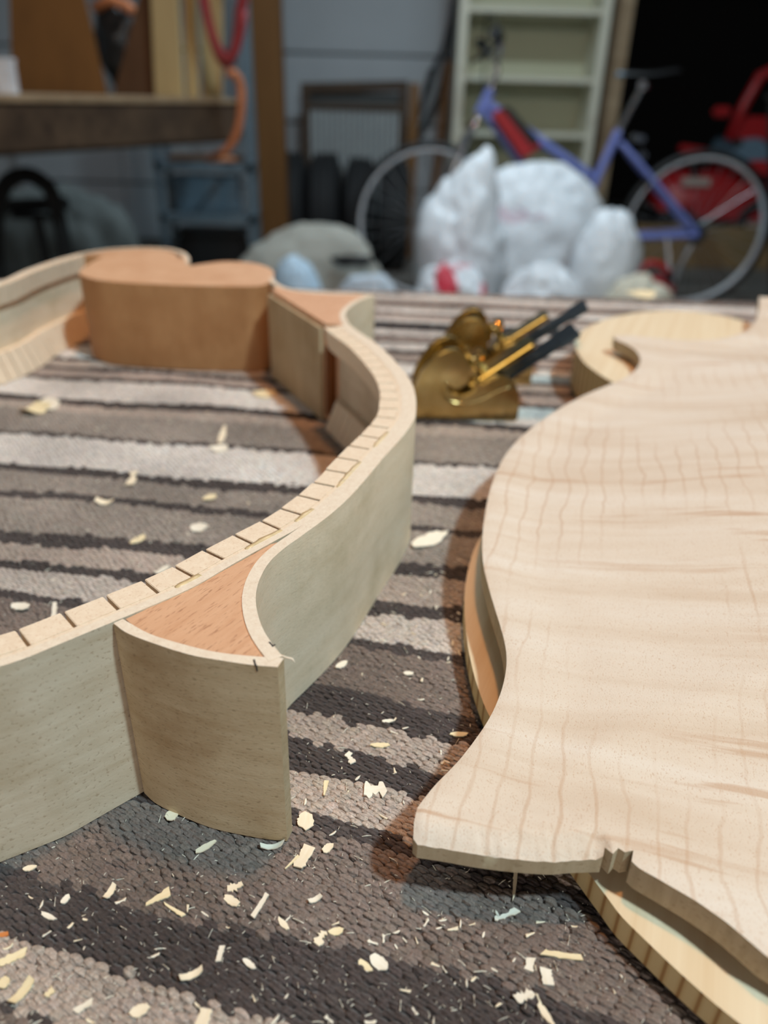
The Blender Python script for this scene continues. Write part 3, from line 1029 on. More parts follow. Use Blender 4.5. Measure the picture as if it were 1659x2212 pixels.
# ------------------------------------------------------------------ brass finger planes
def finger_plane(org, yaw, label):
    t = thing('finger_plane', org, label, 'hand plane', 'brass finger planes beside the ribs')
    ox, oy, oz = org
    # cheek outline (x along the plane, z up): crest like a breaking wave, notch, low tail
    ch = [(-23, 0), (-23.2, 9), (-22.2, 15), (-19.5, 21.5), (-15.5, 27), (-10.5, 30.8), (-5.5, 31.2), (-2, 28.8), (0.2, 24.8), (0.8, 20.6), (-.4, 16.8), (-3.2, 14.4), (-6.4, 14.6), (-8, 16.6), (-8.6, 15.2), (-7.4, 12.6), (-3.6, 11.2), (0.4, 12.2), (3.6, 14.6), (7.5, 17.8), (12, 20), (16.5, 19.8), (20, 17.4), (22.2, 13), (23.2, 7), (23, 0)]
    # the crest's curl: the notch is cut as a bay between crest and tail
    out = [p for p in ch]
    sm = spline([(p[0], p[1]) for p in out[1:-1]], 1.2)
    poly = [(-23, 0)] + [tuple(p) for p in sm] + [(23, 0)]
    poly = [(p[0] + ox, p[1] + oz) for p in poly]
    for y0 in (-11, 7.4):
        v, f = xprism(poly, oy + y0, oy + y0 + 3.6)
        ck = mk('cheek', v, f, M['brass'], t, bevel=.9, smooth=True, angle=.5)
        yy = oy + (y0 if y0 < 0 else y0 + 3.6)
        Q = spline([(-8.8, 17.5), (-10.6, 13.6), (-9.0, 9.8), (-4.0, 7.8), (2.0, 8.2), (8, 10.6), (13.5, 14.0), (18, 15.6)], 1.2)
        mk('scroll_line', *tube([(ox + p_[0], yy, oz + p_[1]) for p_ in Q], .75, 8), M['brass'], ck, smooth=True)
    mk('sole', *box(ox - 22.6, ox + 22.6, oy - 8, oy + 8, oz, oz + 4.5), M['brass'], t, bevel=.5)
    # bed ramp under the iron
    v, f = xprism([(ox + 3, oz + 4), (ox + 21, oz + 4), (ox + 21, oz + 15), (ox + 17, oz + 15.5)], oy - 7.3, oy + 7.3)
    mk('bed', v, f, M['brass'], t, bevel=.4)
    # round hollow of the crest behind the front cheek
    v, f = xprism([(ox - 21, oz + 4), (ox - 21, oz + 14), (ox - 14, oz + 23), (ox - 9, oz + 24), (ox - 9, oz + 20), (ox - 13, oz + 15), (ox - 15, oz + 4)], oy - 7.3, oy + 7.3)
    mk('nose', v, f, M['brass'], t, bevel=.8, smooth=True, angle=.6)
    # iron, wedge, crossbar and thumbscrew
    v, f = obox((ox + 2, oy, oz + 5.5), (ox + 42, oy, oz + 35.5), 13, 2.0)
    ir = mk('iron', v, f, M['steel_dark'], t, bevel=.3)
    v, f = obox((ox + 38, oy, oz + 32.5), (ox + 45.5, oy, oz + 38.2), 16, 2.6)
    mk('iron_head', v, f, M['steel_dark'], ir, bevel=.5)
    v, f = obox((ox + 1.5, oy, oz + 12.5), (ox + 28, oy, oz + 32.5), 12, 3.6)
    lc = mk('lever_cap', v, f, M['brass2'], t, bevel=1.1, smooth=True, angle=.6)
    v, f = tube([(ox + 8, oy, oz + 18), (ox + 3.4, oy, oz + 24.4)], [2.2, 2.2], 12)
    mk('screw', v, f, M['brass2'], lc, smooth=True, angle=.6)
    v, f = tube([(ox + 4.2, oy, oz + 23.2), (ox + 3.7, oy, oz + 24), (ox + 2.2, oy, oz + 26), (ox + 1.7, oy, oz + 26.7)], [4.4, 5, 5, 4.4], 18)
    mk('thumb_knob', v, f, M['brass2'], lc, smooth=True, angle=.6)
    v, f = tube([(ox + .5, oy - 8, oz + 21.5), (ox + .5, oy + 8, oz + 21.5)], 2.1, 14)
    mk('crossbar', v, f, M['brass2'], t, smooth=True, angle=.6)
    v, f = tube([(ox + 5, oy - 12.3, oz + 15.3), (ox + 5, oy + 12.3, oz + 15.3)], 1.6, 12)
    mk('pin', v, f, M['brass2'], t, smooth=True, angle=.6)
    t.rotation_euler = (0, 0, yaw)
    return t


finger_plane((33.8, 320.5, 0), R(1), 'nearer brass finger plane with dark iron beside the curved maple ribs')
finger_plane((48.5, 371.5, 0), R(-6), 'farther brass finger plane standing behind the first brass plane')


# ------------------------------------------------------------------ wood shavings on the rug
CHIPS = [
    (14.2, 206.6, 15.1, 7.1, 43, 'w', 'leaf', 'large white wood shaving beside the bulge of the ribs'),
    (-0.4, 107.6, 4.5, 4.6, 14, 'w', 'rag', 'ragged white wood flake on the cream stripe near the maple plate tip'),
    (-13.4, 99.4, 4.0, 3.6, 88, 'p', 'oval', 'round pale shaving at the foot of the near rib corner'),
    (-13.0, 91.5, 4.7, 2.7, 69, 'p', 'slab', 'pale split chip on the dark stripe right of the rib corner'),
    (-14.9, 90.7, 3.5, 0.8, 53, 'y', 'splint', 'thin yellow splinter tucked against a split pale chip'),
    (-19.2, 93.7, 4.6, 1.2, 8, 'w', 'curl', 'curled white shaving in front of the rib corner foot'),
    (-31.4, 93.2, 4.2, 1.5, 39, 'p', 'leaf', 'slim pale shaving on the rug in front of the corner rib'),
    (-39.4, 100.0, 2.5, 2.7, 28, 'p', 'oval', 'small pale flake under the corner rib bottom edge'),
    (-37.5, 82.7, 4.7, 2.1, 36, 'y', 'splint', 'broad yellow splinter crossing another on the brown stripe'),
    (-34.0, 80.8, 5.0, 1.0, -29, 'y', 'splint', 'narrow yellow splinter pointing down right on the brown stripe'),
    (-19.4, 82.2, 5.1, 1.1, 67, 'w', 'slab', 'long white bone-shaped sliver on the brown stripe'),
    (-24.5, 82.7, 3.5, 1.6, -28, 'p', 'oval', 'pale oval shaving left of the bone-shaped sliver'),
    (-24.4, 85.4, 2.8, 2.1, 25, 'p', 'rag', 'ragged pale flake nearest the teal shadow of the ribs'),
    (-15.0, 78.8, 3.0, 1.1, -46, 'p', 'leaf', 'short pale shaving right of the bone-shaped sliver'),
    (-24.6, 73.5, 3.2, 1.2, 86, 'w', 'slab', 'upright white chip at the edge of the dark stripe'),
    (-19.7, 72.0, 3.0, 1.0, -35, 'w', 'leaf', 'white pointed chip on the dark stripe near bottom'),
    (-28.3, 70.0, 4.0, 1.2, 29, 'p', 'curl', 'curled grey-white shaving on the border of the light stripe'),
    (-8.6, 76.5, 2.6, 1.7, 65, 'p', 'rag', 'ragged pale flake under the amber chip'),
    (-6.0, 77.8, 2.6, 1.4, 12, 'y', 'oval', 'small amber chip on the brown stripe'),
    (1.2, 72.8, 3.6, 2.3, -39, 'w', 'oval', 'large white oval flake of a touching pair at bottom centre'),
    (-1.0, 72.2, 3.1, 1.3, -38, 'y', 'oval', 'yellower flake of a touching pair at bottom centre'),
    (22.9, 81.5, 4.8, 1.3, 23, 'w', 'rag', 'splintered white shaving in the shadow below the maple plate'),
    (25.3, 87.6, 6.7, 1.1, 78, 'p', 'splint', 'long sliver hanging under the front edge of the maple plate'),
    (31.4, 74.8, 6.8, 1.3, -7, 'y', 'slab', 'long flat yellow chip near the spruce plate edge'),
    (25.7, 73.1, 2.4, 1.7, 72, 'w', 'slab', 'small square chip above another square chip'),
    (28.2, 71.3, 2.7, 2.4, -90, 'w', 'slab', 'larger square white chip at bottom right'),
    (24.1, 68.1, 3.2, 2.0, 20, 'w', 'rag', 'ragged white flake below the two square chips'),
    (26.9, 65.7, 3.8, 1.2, -60, 'p', 'leaf', 'long pointed shaving at the bottom edge of the picture'),
    (-57.5, 72.0, 4.1, 1.6, 32, 'y', 'slab', 'yellow shaving at left edge on the light stripe'),
    (-53.8, 66.6, 4.7, 1.8, 67, 'y', 'curl', 'long folded yellow shaving in the lower left corner'),
    (-57.3, 68.0, 1.8, 2.1, 39, 'y', 'oval', 'yellow flake cut off by the left edge of the picture'),
    (-49.7, 66.6, 1.3, 1.5, 51, 'y', 'rag', 'small yellow crumb beside the long folded shaving'),
    (-43.7, 64.8, 2.9, 1.3, 38, 'w', 'slab', 'white rectangular chip on the light stripe bottom left'),
    (-25.1, 63.7, 2.8, 2.5, 81, 'p', 'slab', 'wide cream chip at the bottom edge on the light stripe'),
    (-35.1, 64.4, 3.2, 1.9, 23, 'p', 'oval', 'soft pale curl on the light stripe at bottom'),
    (-53.1, 82.1, 1.9, 1.3, 69, 'w', 'oval', 'small white chip on the brown stripe at left'),
    (-54.8, 79.0, 3.2, 0.9, -21, 'w', 'leaf', 'small white leaf-shaped chip at left on the dark stripe'),
    (-61.8, 87.9, 2.4, 1.2, 14, 'p', 'oval', 'pale crumb just below the left rib'),
    (-45.9, 83.6, 3.0, 1.3, 73, 'p', 'curl', 'hooked brown-white shaving on the brown stripe at left'),
    (-61.0, 75.6, 2.0, 1.0, 13, 'o', 'slab', 'orange wood chip at the left edge of the picture'),
    (0.7, 119.7, 4.2, 1.6, 2, 'y', 'leaf', 'yellow leaf-shaped chip on the light stripe between ribs and plate'),
    (-5.7, 115.8, 3.2, 2.1, -63, 'w', 'rag', 'white triangular flake on the dark stripe between ribs and plate'),
    (17.9, 123.5, 4.1, 1.7, 2, 'y', 'leaf', 'thin chip in the orange shadow left of the maple plate'),
    (-9.4, 145.7, 3.4, 2.1, 44, 'w', 'oval', 'white crumb beside the lower edge of the waist rib'),
    (7.0, 143.3, 2.5, 1.5, 2, 'w', 'leaf', 'white crumb on the brown stripe between ribs and plate'),
    (-10.3, 107.8, 3.9, 1.3, 87, 'y', 'splint', 'upright yellow splinter on the cream stripe'),
    (-8.7, 93.8, 2.7, 1.7, 47, 'p', 'oval', 'pale crumb on the dark stripe left of the plate tip'),
    (2.2, 127.0, 2.7, 1.1, 9, 'w', 'leaf', 'white sliver lying on the dark stripe below the plate waist'),
    (-10.1, 83.4, 2.7, 1.1, 29, 'w', 'curl', 'small white curl on the brown stripe below the split chip'),
    (-152.1, 306.8, 9.8, 11.5, 62, 'y', 'curl', 'folded yellow shaving of the pair inside the ribs at left'),
    (-149.3, 314.3, 8.8, 15.4, 36, 'w', 'oval', 'white shaving leaning on a folded yellow one inside the ribs'),
    (-76.3, 202.2, 6.0, 3.4, 61, 'y', 'leaf', 'pale yellow chip inside the ribs on the dark stripe'),
    (-59.5, 210.7, 6.4, 6.0, 24, 'w', 'oval', 'white flake inside the ribs near the kerfed lining'),
    (-97.0, 165.7, 5.6, 4.1, -13, 'w', 'oval', 'white flake inside the ribs at the left edge'),
    (-87.4, 164.0, 7.8, 1.6, 109, 'w', 'slab', 'upright white chip inside the ribs near the left lining'),
    (-60.3, 231.2, 5.3, 4.8, 61, 'y', 'oval', 'cream crumb inside the ribs in the middle of the brown stripe'),
    (-90.8, 243.7, 12.1, 3.8, 98, 'p', 'rag', 'crumpled pale shaving below the cream stripe inside the ribs'),
    (-65.2, 272.9, 7.2, 8.1, 4, 'w', 'oval', 'white flake on the cream stripe inside the ribs'),
    (-66.7, 284.9, 18.5, 3.1, 95, 'p', 'leaf', 'pale shaving standing above a white flake inside the ribs'),
    (-57.3, 335.0, 10.7, 11.2, 5, 'y', 'leaf', 'yellow shaving inside the ribs before the neck block'),
    (-94.3, 225.7, 6.2, 3.3, 3, 'p', 'curl', 'pale curl inside the ribs on the dark band'),
    (-64.3, 185.6, 5.2, 3.5, 57, 'w', 'rag', 'white flake inside the ribs on the light band near lining'),
    (183.0, 564.4, 26.0, 19.8, 36, 'y', 'oval', 'yellow shaving at the far edge of the rug'),
]


def chip_mesh(shape, L, Wd, seed):
    r = random.Random(seed)
    n = 11
    top, bot = [], []
    for i in range(n):
        t = i / (n - 1)
        x = (t - .5) * L
        if shape == 'leaf': w = math.sin(math.pi * (.08 + .84 * t)) ** .8
        elif shape == 'oval': w = math.sqrt(max(.05, 1 - (2 * t - 1) ** 2))
        elif shape == 'slab': w = .85 + r.uniform(-.15, .15)
        elif shape == 'splint': w = (.35 + .65 * t) * (.9 + r.uniform(-.15, .15))
        elif shape == 'curl': w = .75 + .25 * math.sin(3 * t)
        else: w = .7 + r.uniform(-.35, .35)
        rag = .26 if shape == 'rag' else .13
        jx = .05 if 0 < i < n - 1 else .1
        top.append((x + r.uniform(-jx, jx) * L, w * Wd / 2 * (1 + r.uniform(-rag, rag))))
        bot.append((x + r.uniform(-jx, jx) * L, -w * Wd / 2 * (1 + r.uniform(-rag, rag))))
    bend = {'curl': .55, 'leaf': .12, 'oval': .16, 'slab': .06, 'splint': .05, 'rag': .14}[shape]
    tilt = r.uniform(-.12, .12)
    tw = r.uniform(-.25, .25)

    def zf(x, y):
        return bend * (x * x) / L * 1.6 + .12 * bend * y * y / max(Wd, 1) + tilt * y + tw * x * y / L
    th = .28
    V = []
    for up_ in (1, 0):
        for i in range(n):
            for k in (0, .5, 1):
                x = top[i][0] * (1 - k) + bot[i][0] * k
                y = top[i][1] * (1 - k) + bot[i][1] * k
                V.append((x, y, zf(x, y) + (th if up_ else 0)))
    F = []
    m = 3 * n
    for i in range(n - 1):
        for k in range(2):
            a = 3 * i + k
            F.append((a, a + 1, a + 4, a + 3))
            F.append((m + a, m + a + 3, m + a + 4, m + a + 1))
    for i in range(n - 1):
        for k in (0, 2):
            a = 3 * i + k
            F.append((a, a + 3, m + a + 3, m + a) if k == 0 else (a, m + a, m + a + 3, a + 3))
    for i in (0, n - 1):
        for k in range(2):
            a = 3 * i + k
            F.append((a, m + a, m + a + 1, a + 1) if i == 0 else (a, a + 1, m + a + 1, m + a))
    zmin = min(v[2] for v in V)
    return [(x, y, z - zmin) for x, y, z in V], F


CM = {'w': M['chip_w'], 'p': M['chip'], 'y': M['chip_y'], 'o': M['chip_o']}
for i, (x, y, L, wd_, a, mt, sh, lab) in enumerate(CHIPS):
    v, f = chip_mesh(sh, L * .94, max(wd_ * .9, .6), i)
    v = [(p[0] + x, p[1] + y, p[2] - .25) for p in v]
    o = mk('wood_shaving', v, f, CM[mt], org=(x, y, 0), smooth=True, angle=.9)
    o.rotation_euler = (0, 0, R(a))
    tag(o, lab, 'wood shaving', 'wood shavings on the rug')

# smaller crumbs: individuals that nothing tells apart, by the area of rug they lie on
SMALL = [('tiny pale wood crumb strewn on the rug in front of the ribs', -62, 20, 58, 88, 44, 0),
         ('tiny pale wood crumb strewn on the rug between ribs and maple plate', -16, 24, 96, 200, 50, 1),
         ('tiny pale wood crumb strewn on the rug inside the ribs', -120, -20, 150, 330, 45, 2),
         ('tiny pale wood crumb strewn on the rug below the maple plate', 4, 44, 56, 82, 35, 3)]
protos = {}
for q, (sh, mt) in enumerate([('leaf', 'w'), ('oval', 'w'), ('slab', 'p'), ('splint', 'p'), ('rag', 'w'), ('curl', 'p')]):
    v, f = chip_mesh(sh, 1.9, .75, 90 + q)
    me = bpy.data.meshes.new('wood_crumb')
    me.from_pydata([tuple(c * .001 for c in p) for p in v], [], f)
    me.materials.append(CM[mt])
    me.polygons.foreach_set('use_smooth', np.ones(len(me.polygons), bool))
    protos[q] = me


def inside_poly(x, y, poly):
    c = False
    for i in range(len(poly)):
        x1, y1 = poly[i - 1][:2]
        x2, y2 = poly[i][:2]
        if (y1 > y) != (y2 > y) and x < (x2 - x1) * (y - y1) / (y2 - y1) + x1: c = not c
    return c


def blocked(x, y):
    """under or inside something that stands on the rug"""
    if inside_poly(x, y, ol2): return True
    for q in (B_out, L_out, D_out):
        if np.min(np.hypot(q[:, 0] - x, q[:, 1] - y)) < 5: return True
    return inside_poly(x, y, w1s + [tuple(p) for p in D_in[::-1]][:0] + cin[::-1] + [tuple(p) for p in D_out[::-1]])


rr = random.Random(21)
for lab, x0, x1, y0, y1, cnt, sd in SMALL:
    k = 0
    while k < cnt:
        x, y = rr.uniform(x0, x1), rr.uniform(y0, y1)
        if blocked(x, y): continue
        if sd == 1 and x < np.interp(y, [96, 130, 170, 200], [-14, -14, 2, 12]): k += .2; continue
        if sd == 2 and x > np.interp(y, [150, 210, 330], [-35, -12, -50]): k += .2; continue
        o = bpy.data.objects.new('wood_crumb', protos[rr.randrange(6)])
        COL.objects.link(o)
        o.location = W(x, y, -.3)
        s = rr.uniform(.35, .95)
        o.scale = (s, s * rr.uniform(.5, 1), s)
        o.rotation_euler = (rr.uniform(-.25, .25), rr.uniform(-.25, .25), rr.uniform(0, 6.28))
        tag(o, lab, 'wood crumb', 'wood crumbs ' + str(['in front of the ribs', 'between ribs and plate', 'inside the ribs', 'below the plate'][sd]))
        k += 1


def dust():
    r = np.random.default_rng(8)
    V, F = [], []
    n = 0
    while n < 3600:
        y = 50 + 300 * r.random() ** 1.7
        x = r.uniform(-20 - y * .6, 20 + y * .4)
        if y < 200 and inside_poly(x, y, ol2): continue
        l = r.uniform(.15, .75) if r.random() < .85 else r.uniform(.8, 2.2)
        w = r.uniform(.05, .14)
        a = r.uniform(0, 6.28)
        dz = r.uniform(-.25, .3) * l
        z = r.uniform(-.45, .0)
        dx, dy = math.cos(a) * l / 2, math.sin(a) * l / 2
        nx, ny = -math.sin(a) * w / 2, math.cos(a) * w / 2
        b_ = len(V)
        V += [(x - dx - nx, y - dy - ny, z), (x + dx - nx, y + dy - ny, z + dz), (x + dx + nx, y + dy + ny, z + dz), (x - dx + nx, y - dy + ny, z), (x, y, z + dz / 2 + .14 + .1 * l)]
        F += [(b_, b_ + 1, b_ + 4), (b_ + 1, b_ + 2, b_ + 4), (b_ + 2, b_ + 3, b_ + 4), (b_ + 3, b_, b_ + 4), (b_ + 3, b_ + 2, b_ + 1, b_)]
        n += 1
    o = mk('wood_dust', V, F, M['chip_w'], org=(0, 160, 0))
    tag(o, 'fine white wood dust and fibres sprinkled over the rug', 'wood dust', kind='stuff')


dust()

# ------------------------------------------------------------------ garage: bicycle
YB = 3700
bk = thing('bicycle', (775, YB, ZF), 'lavender-blue step-through bicycle leaning behind the white plastic bags', 'bicycle')
HF, HR, RW = (165, YB, -391), (1385, YB, -392), 346


def wheel(c):
    rim = mk('rim', *tube(ring(c, RW - 32, n=56), 13, 8, closed=True), M['rim'], bk, smooth=True)
    mk('tyre', *tube(ring(c, RW - 14, n=56), 17, 10, closed=True), M['rubber'], rim, smooth=True)
    parts = []
    for i in range(28):
        t = 2 * math.pi * i / 28
        s = 22 if i % 2 else -22
        o_ = .5 if (i // 2) % 2 else -.5
        parts.append(tube([(c[0] + 20 * math.cos(t + o_), c[1] + s, c[2] + 20 * math.sin(t + o_)), (c[0] + (RW - 38) * math.cos(t), c[1], c[2] + (RW - 38) * math.sin(t))], 1.2, 5))
    mk('spokes', *merge(parts), M['alu'], rim)
    mk('hub', *tube([(c[0], c[1] - 40, c[2]), (c[0], c[1] - 24, c[2]), (c[0], c[1] - 22, c[2]), (c[0], c[1] + 22, c[2]), (c[0], c[1] + 24, c[2]), (c[0], c[1] + 40, c[2])], [6, 7, 22, 22, 7, 6], 14), M['alu'], rim, smooth=True, angle=.6)
    return rim


wheel(HF)
wheel(HR)
head_t, head_b = (404, YB, 160), (361, YB, 66)
bb = (824, YB, -430)
seat_t = (972, YB, 18)


def btube(name, pts, r, mat, par=bk, n=12):
    return mk(name, *tube(pts, r, n), M[mat], par, smooth=True, angle=.7)


btube('head_tube', [head_t, head_b], 22, 'lav')
btube('down_tube', [(384, YB, 108), (640, YB, -36), (880, YB, -170)], 21, 'lav')
btube('lower_tube', [(372, YB, 84), (560, YB, -120), bb], 18, 'lav')
btube('seat_tube', [seat_t, bb], 19, 'lav')
for s in (-1, 1):
    btube('seat_stay', [(985, YB + s * 16, -30), (1060, YB + s * 42, -98), (1383, YB + s * 62, -386)], 12, 'lav')
    btube('chain_stay', [(824, YB + s * 22, -430), (900, YB + s * 42, -428), (1385, YB + s * 62, -396)], 12, 'lav')
    btube('fork_blade', [(352, YB + s * 34, 44), (300, YB + s * 50, -60), (205, YB + s * 54, -300), (165, YB + s * 54, -391)], [13, 13, 10, 8], 'chrome')
btube('fork_crown', [(352, YB - 44, 50), (352, YB + 44, 50)], 15, 'chrome')
btube('bottom_bracket', [(824, YB - 40, -430), (824, YB + 40, -430)], 24, 'lav')
btube('seat_post', [(965, YB, 0), (1050, YB, 196)], 13.5, 'chrome')
btube('seat_clamp', [(1034, YB - 26, 190), (1062, YB + 26, 190)], 17, 'chrome')
# saddle: narrow nose to the left, broad tail to the right
V, F = [], []
prof = [(922, 10, 226), (940, 22, 232), (985, 30, 234), (1040, 44, 232), (1095, 72, 236), (1140, 84, 244), (1172, 78, 248), (1184, 40, 246)]
for x, w, z in prof:
    for j in range(9):
        t = math.pi * j / 8
        V.append((x, YB - w * math.cos(t), z + 14 * math.sin(t) - 6))
for i in range(len(prof) - 1):
    for j in range(8):
        a = 9 * i + j
        F.append((a, a + 1, a + 10, a + 9))
    F.append((9 * i, 9 * i + 9, 9 * i + 17, 9 * i + 8))
F += [tuple(range(9)), tuple(range(9 * len(prof) - 1, 9 * len(prof) - 10, -1))]
mk('saddle', V, F, M['blackplastic'], bk, smooth=True, angle=.9)
mk('saddle_nose_highlight', *tube([(922, YB - 16, 222), (930, YB - 18, 226), (956, YB - 24, 228)], [6, 12, 6], 10), M['greybox'], bk, smooth=True)  # blue-grey piece stands for a highlight on the black saddle nose
# quill stem, handlebar with grips, brake levers
btube('stem', [head_t, (424, YB, 232), (412, YB, 258)], 13, 'chrome')
hb = [(372, YB - 290, 338), (402, YB - 230, 318), (420, YB - 120, 276), (412, YB - 30, 258), (412, YB + 30, 258), (420, YB + 120, 276), (402, YB + 230, 318), (372, YB + 290, 338)]
btube('handlebar', hb, 11, 'chrome')
for s in (-1, 1):
    btube('grip', [(366, YB + s * 300, 342), (392, YB + s * 246, 326)], [21, 19], 'rubber')
    btube('brake_lever', [(398, YB + s * 236, 322), (360, YB + s * 240, 280), (330, YB + s * 270, 262)], 8, 'blackplastic')
btube('bell', [(392, YB - 190, 330), (388, YB - 190, 372)], [30, 14], 'blackplastic')
btube('brake_cable', [(398, YB - 236, 322), (372, YB - 200, 400), (352, YB - 120, 416), (360, YB - 30, 300), (372, YB, 120)], 4, 'rubber')
for x, z in ((1036, -8), (1064, -12), (1082, -76), (338, 30), (322, 22)):
    btube('brake_caliper', [(x, YB - 48, z), (x, YB - 30, z)], 15, 'chrome')
btube('caliper_arm', [(1060, YB - 44, -16), (1080, YB - 46, -80)], 6, 'blackplastic')
# frame bag: red with black top
v, f = xprism([(404, 66), (470, 96), (640, -50), (560, -108)], YB - 62, YB - 22)
fb = mk('frame_bag', v, f, M['red'], bk, bevel=10, smooth=True, angle=.8)
v, f = xprism([(440, 92), (478, 100), (630, -32), (590, -58)], YB - 68, YB - 24)
mk('bag_flap', v, f, M['blackplastic'], fb, bevel=8, smooth=True, angle=.8)
# crank, chainring, rear sprockets
mk('chainring', *tube(ring((824, YB - 44, -430), 84, n=32), 5, 6, closed=True), M['alu'], bk, smooth=True)
btube('crank_arm', [(824, YB - 54, -430), (960, YB - 60, -510)], 10, 'alu')
mk('pedal', *box(925, 1000, YB - 150, YB - 70, -522, -500), M['blackplastic'], bk, bevel=4)
btube('sprocket', [(1385, YB - 44, -392), (1385, YB - 30, -392)], 44, 'steel_dark', n=20)
btube('derailleur', [(1372, YB - 52, -440), (1340, YB - 56, -520), (1322, YB - 54, -600)], [12, 10, 14], 'alu')
btube('kickstand', [(1250, YB - 60, -412), (1300, YB - 190, ZF + 8)], 8, 'alu')


# ------------------------------------------------------------------ bags piled on the floor
def blob(c, r, seed, amp=.12, fold=.08, nu=72, nv=44, ears=(), flat=.0, freq=2.2):
    cx, cy, cz = c
    V, F = [], []
    for j in range(nv + 1):
        ph = math.pi * j / nv
        for i in range(nu):
            th = 2 * math.pi * i / nu
            d = Vector((math.sin(ph) * math.cos(th), math.sin(ph) * math.sin(th), math.cos(ph)))
            q = d * freq + Vector((seed * 3.1, seed * 1.7, 0))
            k = 1 + amp * noise.noise(q) * 1.6 - fold * abs(noise.noise(q * 2.3 + Vector((9, 0, 0)))) * 2.2 + .03 * noise.noise(q * 6) - .03 * abs(noise.noise(q * 4.5 + Vector((0, 5, 2))))
            for ed, eh, ew in ears:
                e = Vector(ed).normalized()
                k += eh * math.exp(-((d - e).length / ew) ** 2)
            V.append((cx + d.x * r[0] * k, cy + d.y * r[1] * k, max(ZF + 1, cz + d.z * r[2] * k)))
    for j in range(nv):
        for i in range(nu):
            a, b_ = j * nu + i, j * nu + (i + 1) % nu
            F.append((a, b_, b_ + nu, a + nu))
    return V, F


def bag(c, r, seed, label, mat, name='plastic_bag', cat='bag', group=None, **kw):
    v, f = blob(c, r, seed, **kw)
    o = mk(name, v, f, mat, org=(c[0], c[1], ZF), smooth=True)
    return tag(o, label, cat, group)


RED = srgb(206, 44, 66)
GB = 'white carrier bags heaped by the bicycle'
b1 = bag_mat('white_bag_peaked', [((-.02, -.2, .16), (.05, .5, .03), srgb(222, 140, 150))])
b2 = bag_mat('white_bag_dome', [((-.1, -.2, .46), (.16, .3, .02), srgb(206, 190, 200))])
b3 = bag_mat('white_bag_round', [((.13, -.12, .2), (.04, .3, .16), srgb(222, 140, 160))])
b4 = bag_mat('white_bag_red_print', [((-.02, -.1, .30), (.055, .3, .075), RED), ((.125, -.1, .28), (.035, .3, .05), RED), ((.06, -.1, .36), (.06, .3, .02), srgb(222, 150, 160))])
bag((262, 3040, -430), (178, 160, 310), 1, 'tall white plastic bag with a pointed top left in the heap', b1, group=GB, amp=.1, ears=[((.38, 0, .93), .36, .34)], freq=1.3)
bag((585, 3350, -430), (322, 150, 335), 2, 'big domed white plastic bag under the bicycle frame', b2, group=GB, amp=.07, fold=.06, freq=1.5)
bag((812, 2990, -470), (140, 120, 258), 3, 'round white plastic bag at the right of the heap', b3, group=GB, amp=.06, fold=.04, freq=1.4)
bag((215, 2740, -570), (150, 105, 205), 4, 'low white plastic bag with red print in front', b4, group=GB, amp=.1, freq=1.8)
bag((545, 2740, -580), (172, 110, 205), 5, 'smooth white plastic bag in front right of the heap', bag_mat('white_bag_front', []), group=GB, amp=.08, freq=1.6)
bag((872, 2720, -640), (160, 120, 240), 6, 'beige cloth bag standing right of the white plastic bags', M['beige'], name='cloth_bag', amp=.06, fold=.06, ears=[((.1, 0, 1), .08, .3)], freq=1.5)
bag((-330, 3180, -610), (320, 150, 275), 7, 'slumped grey canvas sack in front of the tyres', M['canvas'], name='canvas_sack', amp=.06, fold=.04, ears=[((.45, -.2, .85), .14, .4)], freq=1.3)
sk = [o for o in COL.objects if o.name.startswith('canvas_sack')][0]
v, f = blob((-150, 3048, -440), (85, 26, 22), 12, amp=.2, nu=24, nv=14)
mk('dark_opening', v, f, M['rubber'], sk, smooth=True)
bag((-320, 2640, -590), (112, 90, 240), 8, 'small pale blue plastic bag behind the rib corner', M['bluecloth'], amp=.06, fold=.04, freq=1.3)
b5 = bag_mat('pale_bag_purple_print', [((-.02, -.15, .23), (.09, .3, .05), srgb(120, 100, 140)), ((.14, -.15, .21), (.06, .3, .04), srgb(170, 90, 120))], (.66, .76, .86, 1))
bag((-66, 2470, -600), (155, 88, 225), 9, 'long pale bag with purple print low behind the table edge', b5, amp=.08, freq=1.7)

# red fuel can behind the bags
fc = thing('fuel_can', (1175, 3300, ZF), 'red plastic fuel can beside the rear bicycle wheel', 'fuel can')
mk('body', *box(1040, 1190, 3230, 3380, ZF, -520), M['red'], fc, bevel=26, smooth=True, angle=.9)
mk('handle', *tube([(1058, 3305, -530), (1052, 3305, -480), (1085, 3305, -462), (1130, 3305, -468), (1168, 3305, -500), (1176, 3305, -530)], 13, 10), M['red'], fc, smooth=True)
mk('cap', *tube([(1160, 3260, -525), (1160, 3260, -495)], 20, 14), M['blackplastic'], fc, smooth=True, angle=.6)

# ------------------------------------------------------------------ bookcase, cords, tyres, slatted panel, planks
bc = thing('bookcase', (650, 4600, ZF), 'tall cream bookcase with empty shelves behind the bicycle', 'bookcase')
mk('side', *box(300, 342, 4400, 4700, ZF, 1250), M['bookcase'], bc, bevel=2)
mk('side', *box(992, 1034, 4400, 4700, ZF, 1250), M['bookcase'], bc, bevel=2)
mk('back', *box(342, 992, 4680, 4700, ZF, 1250), M['bookback'], bc)
for z in (-700, -330, -36, 214, 505, 860, 1225):
    mk('shelf', *box(342, 992, 4405, 4680, z - 12, z + 12), M['bookcase'], bc, bevel=1.5)

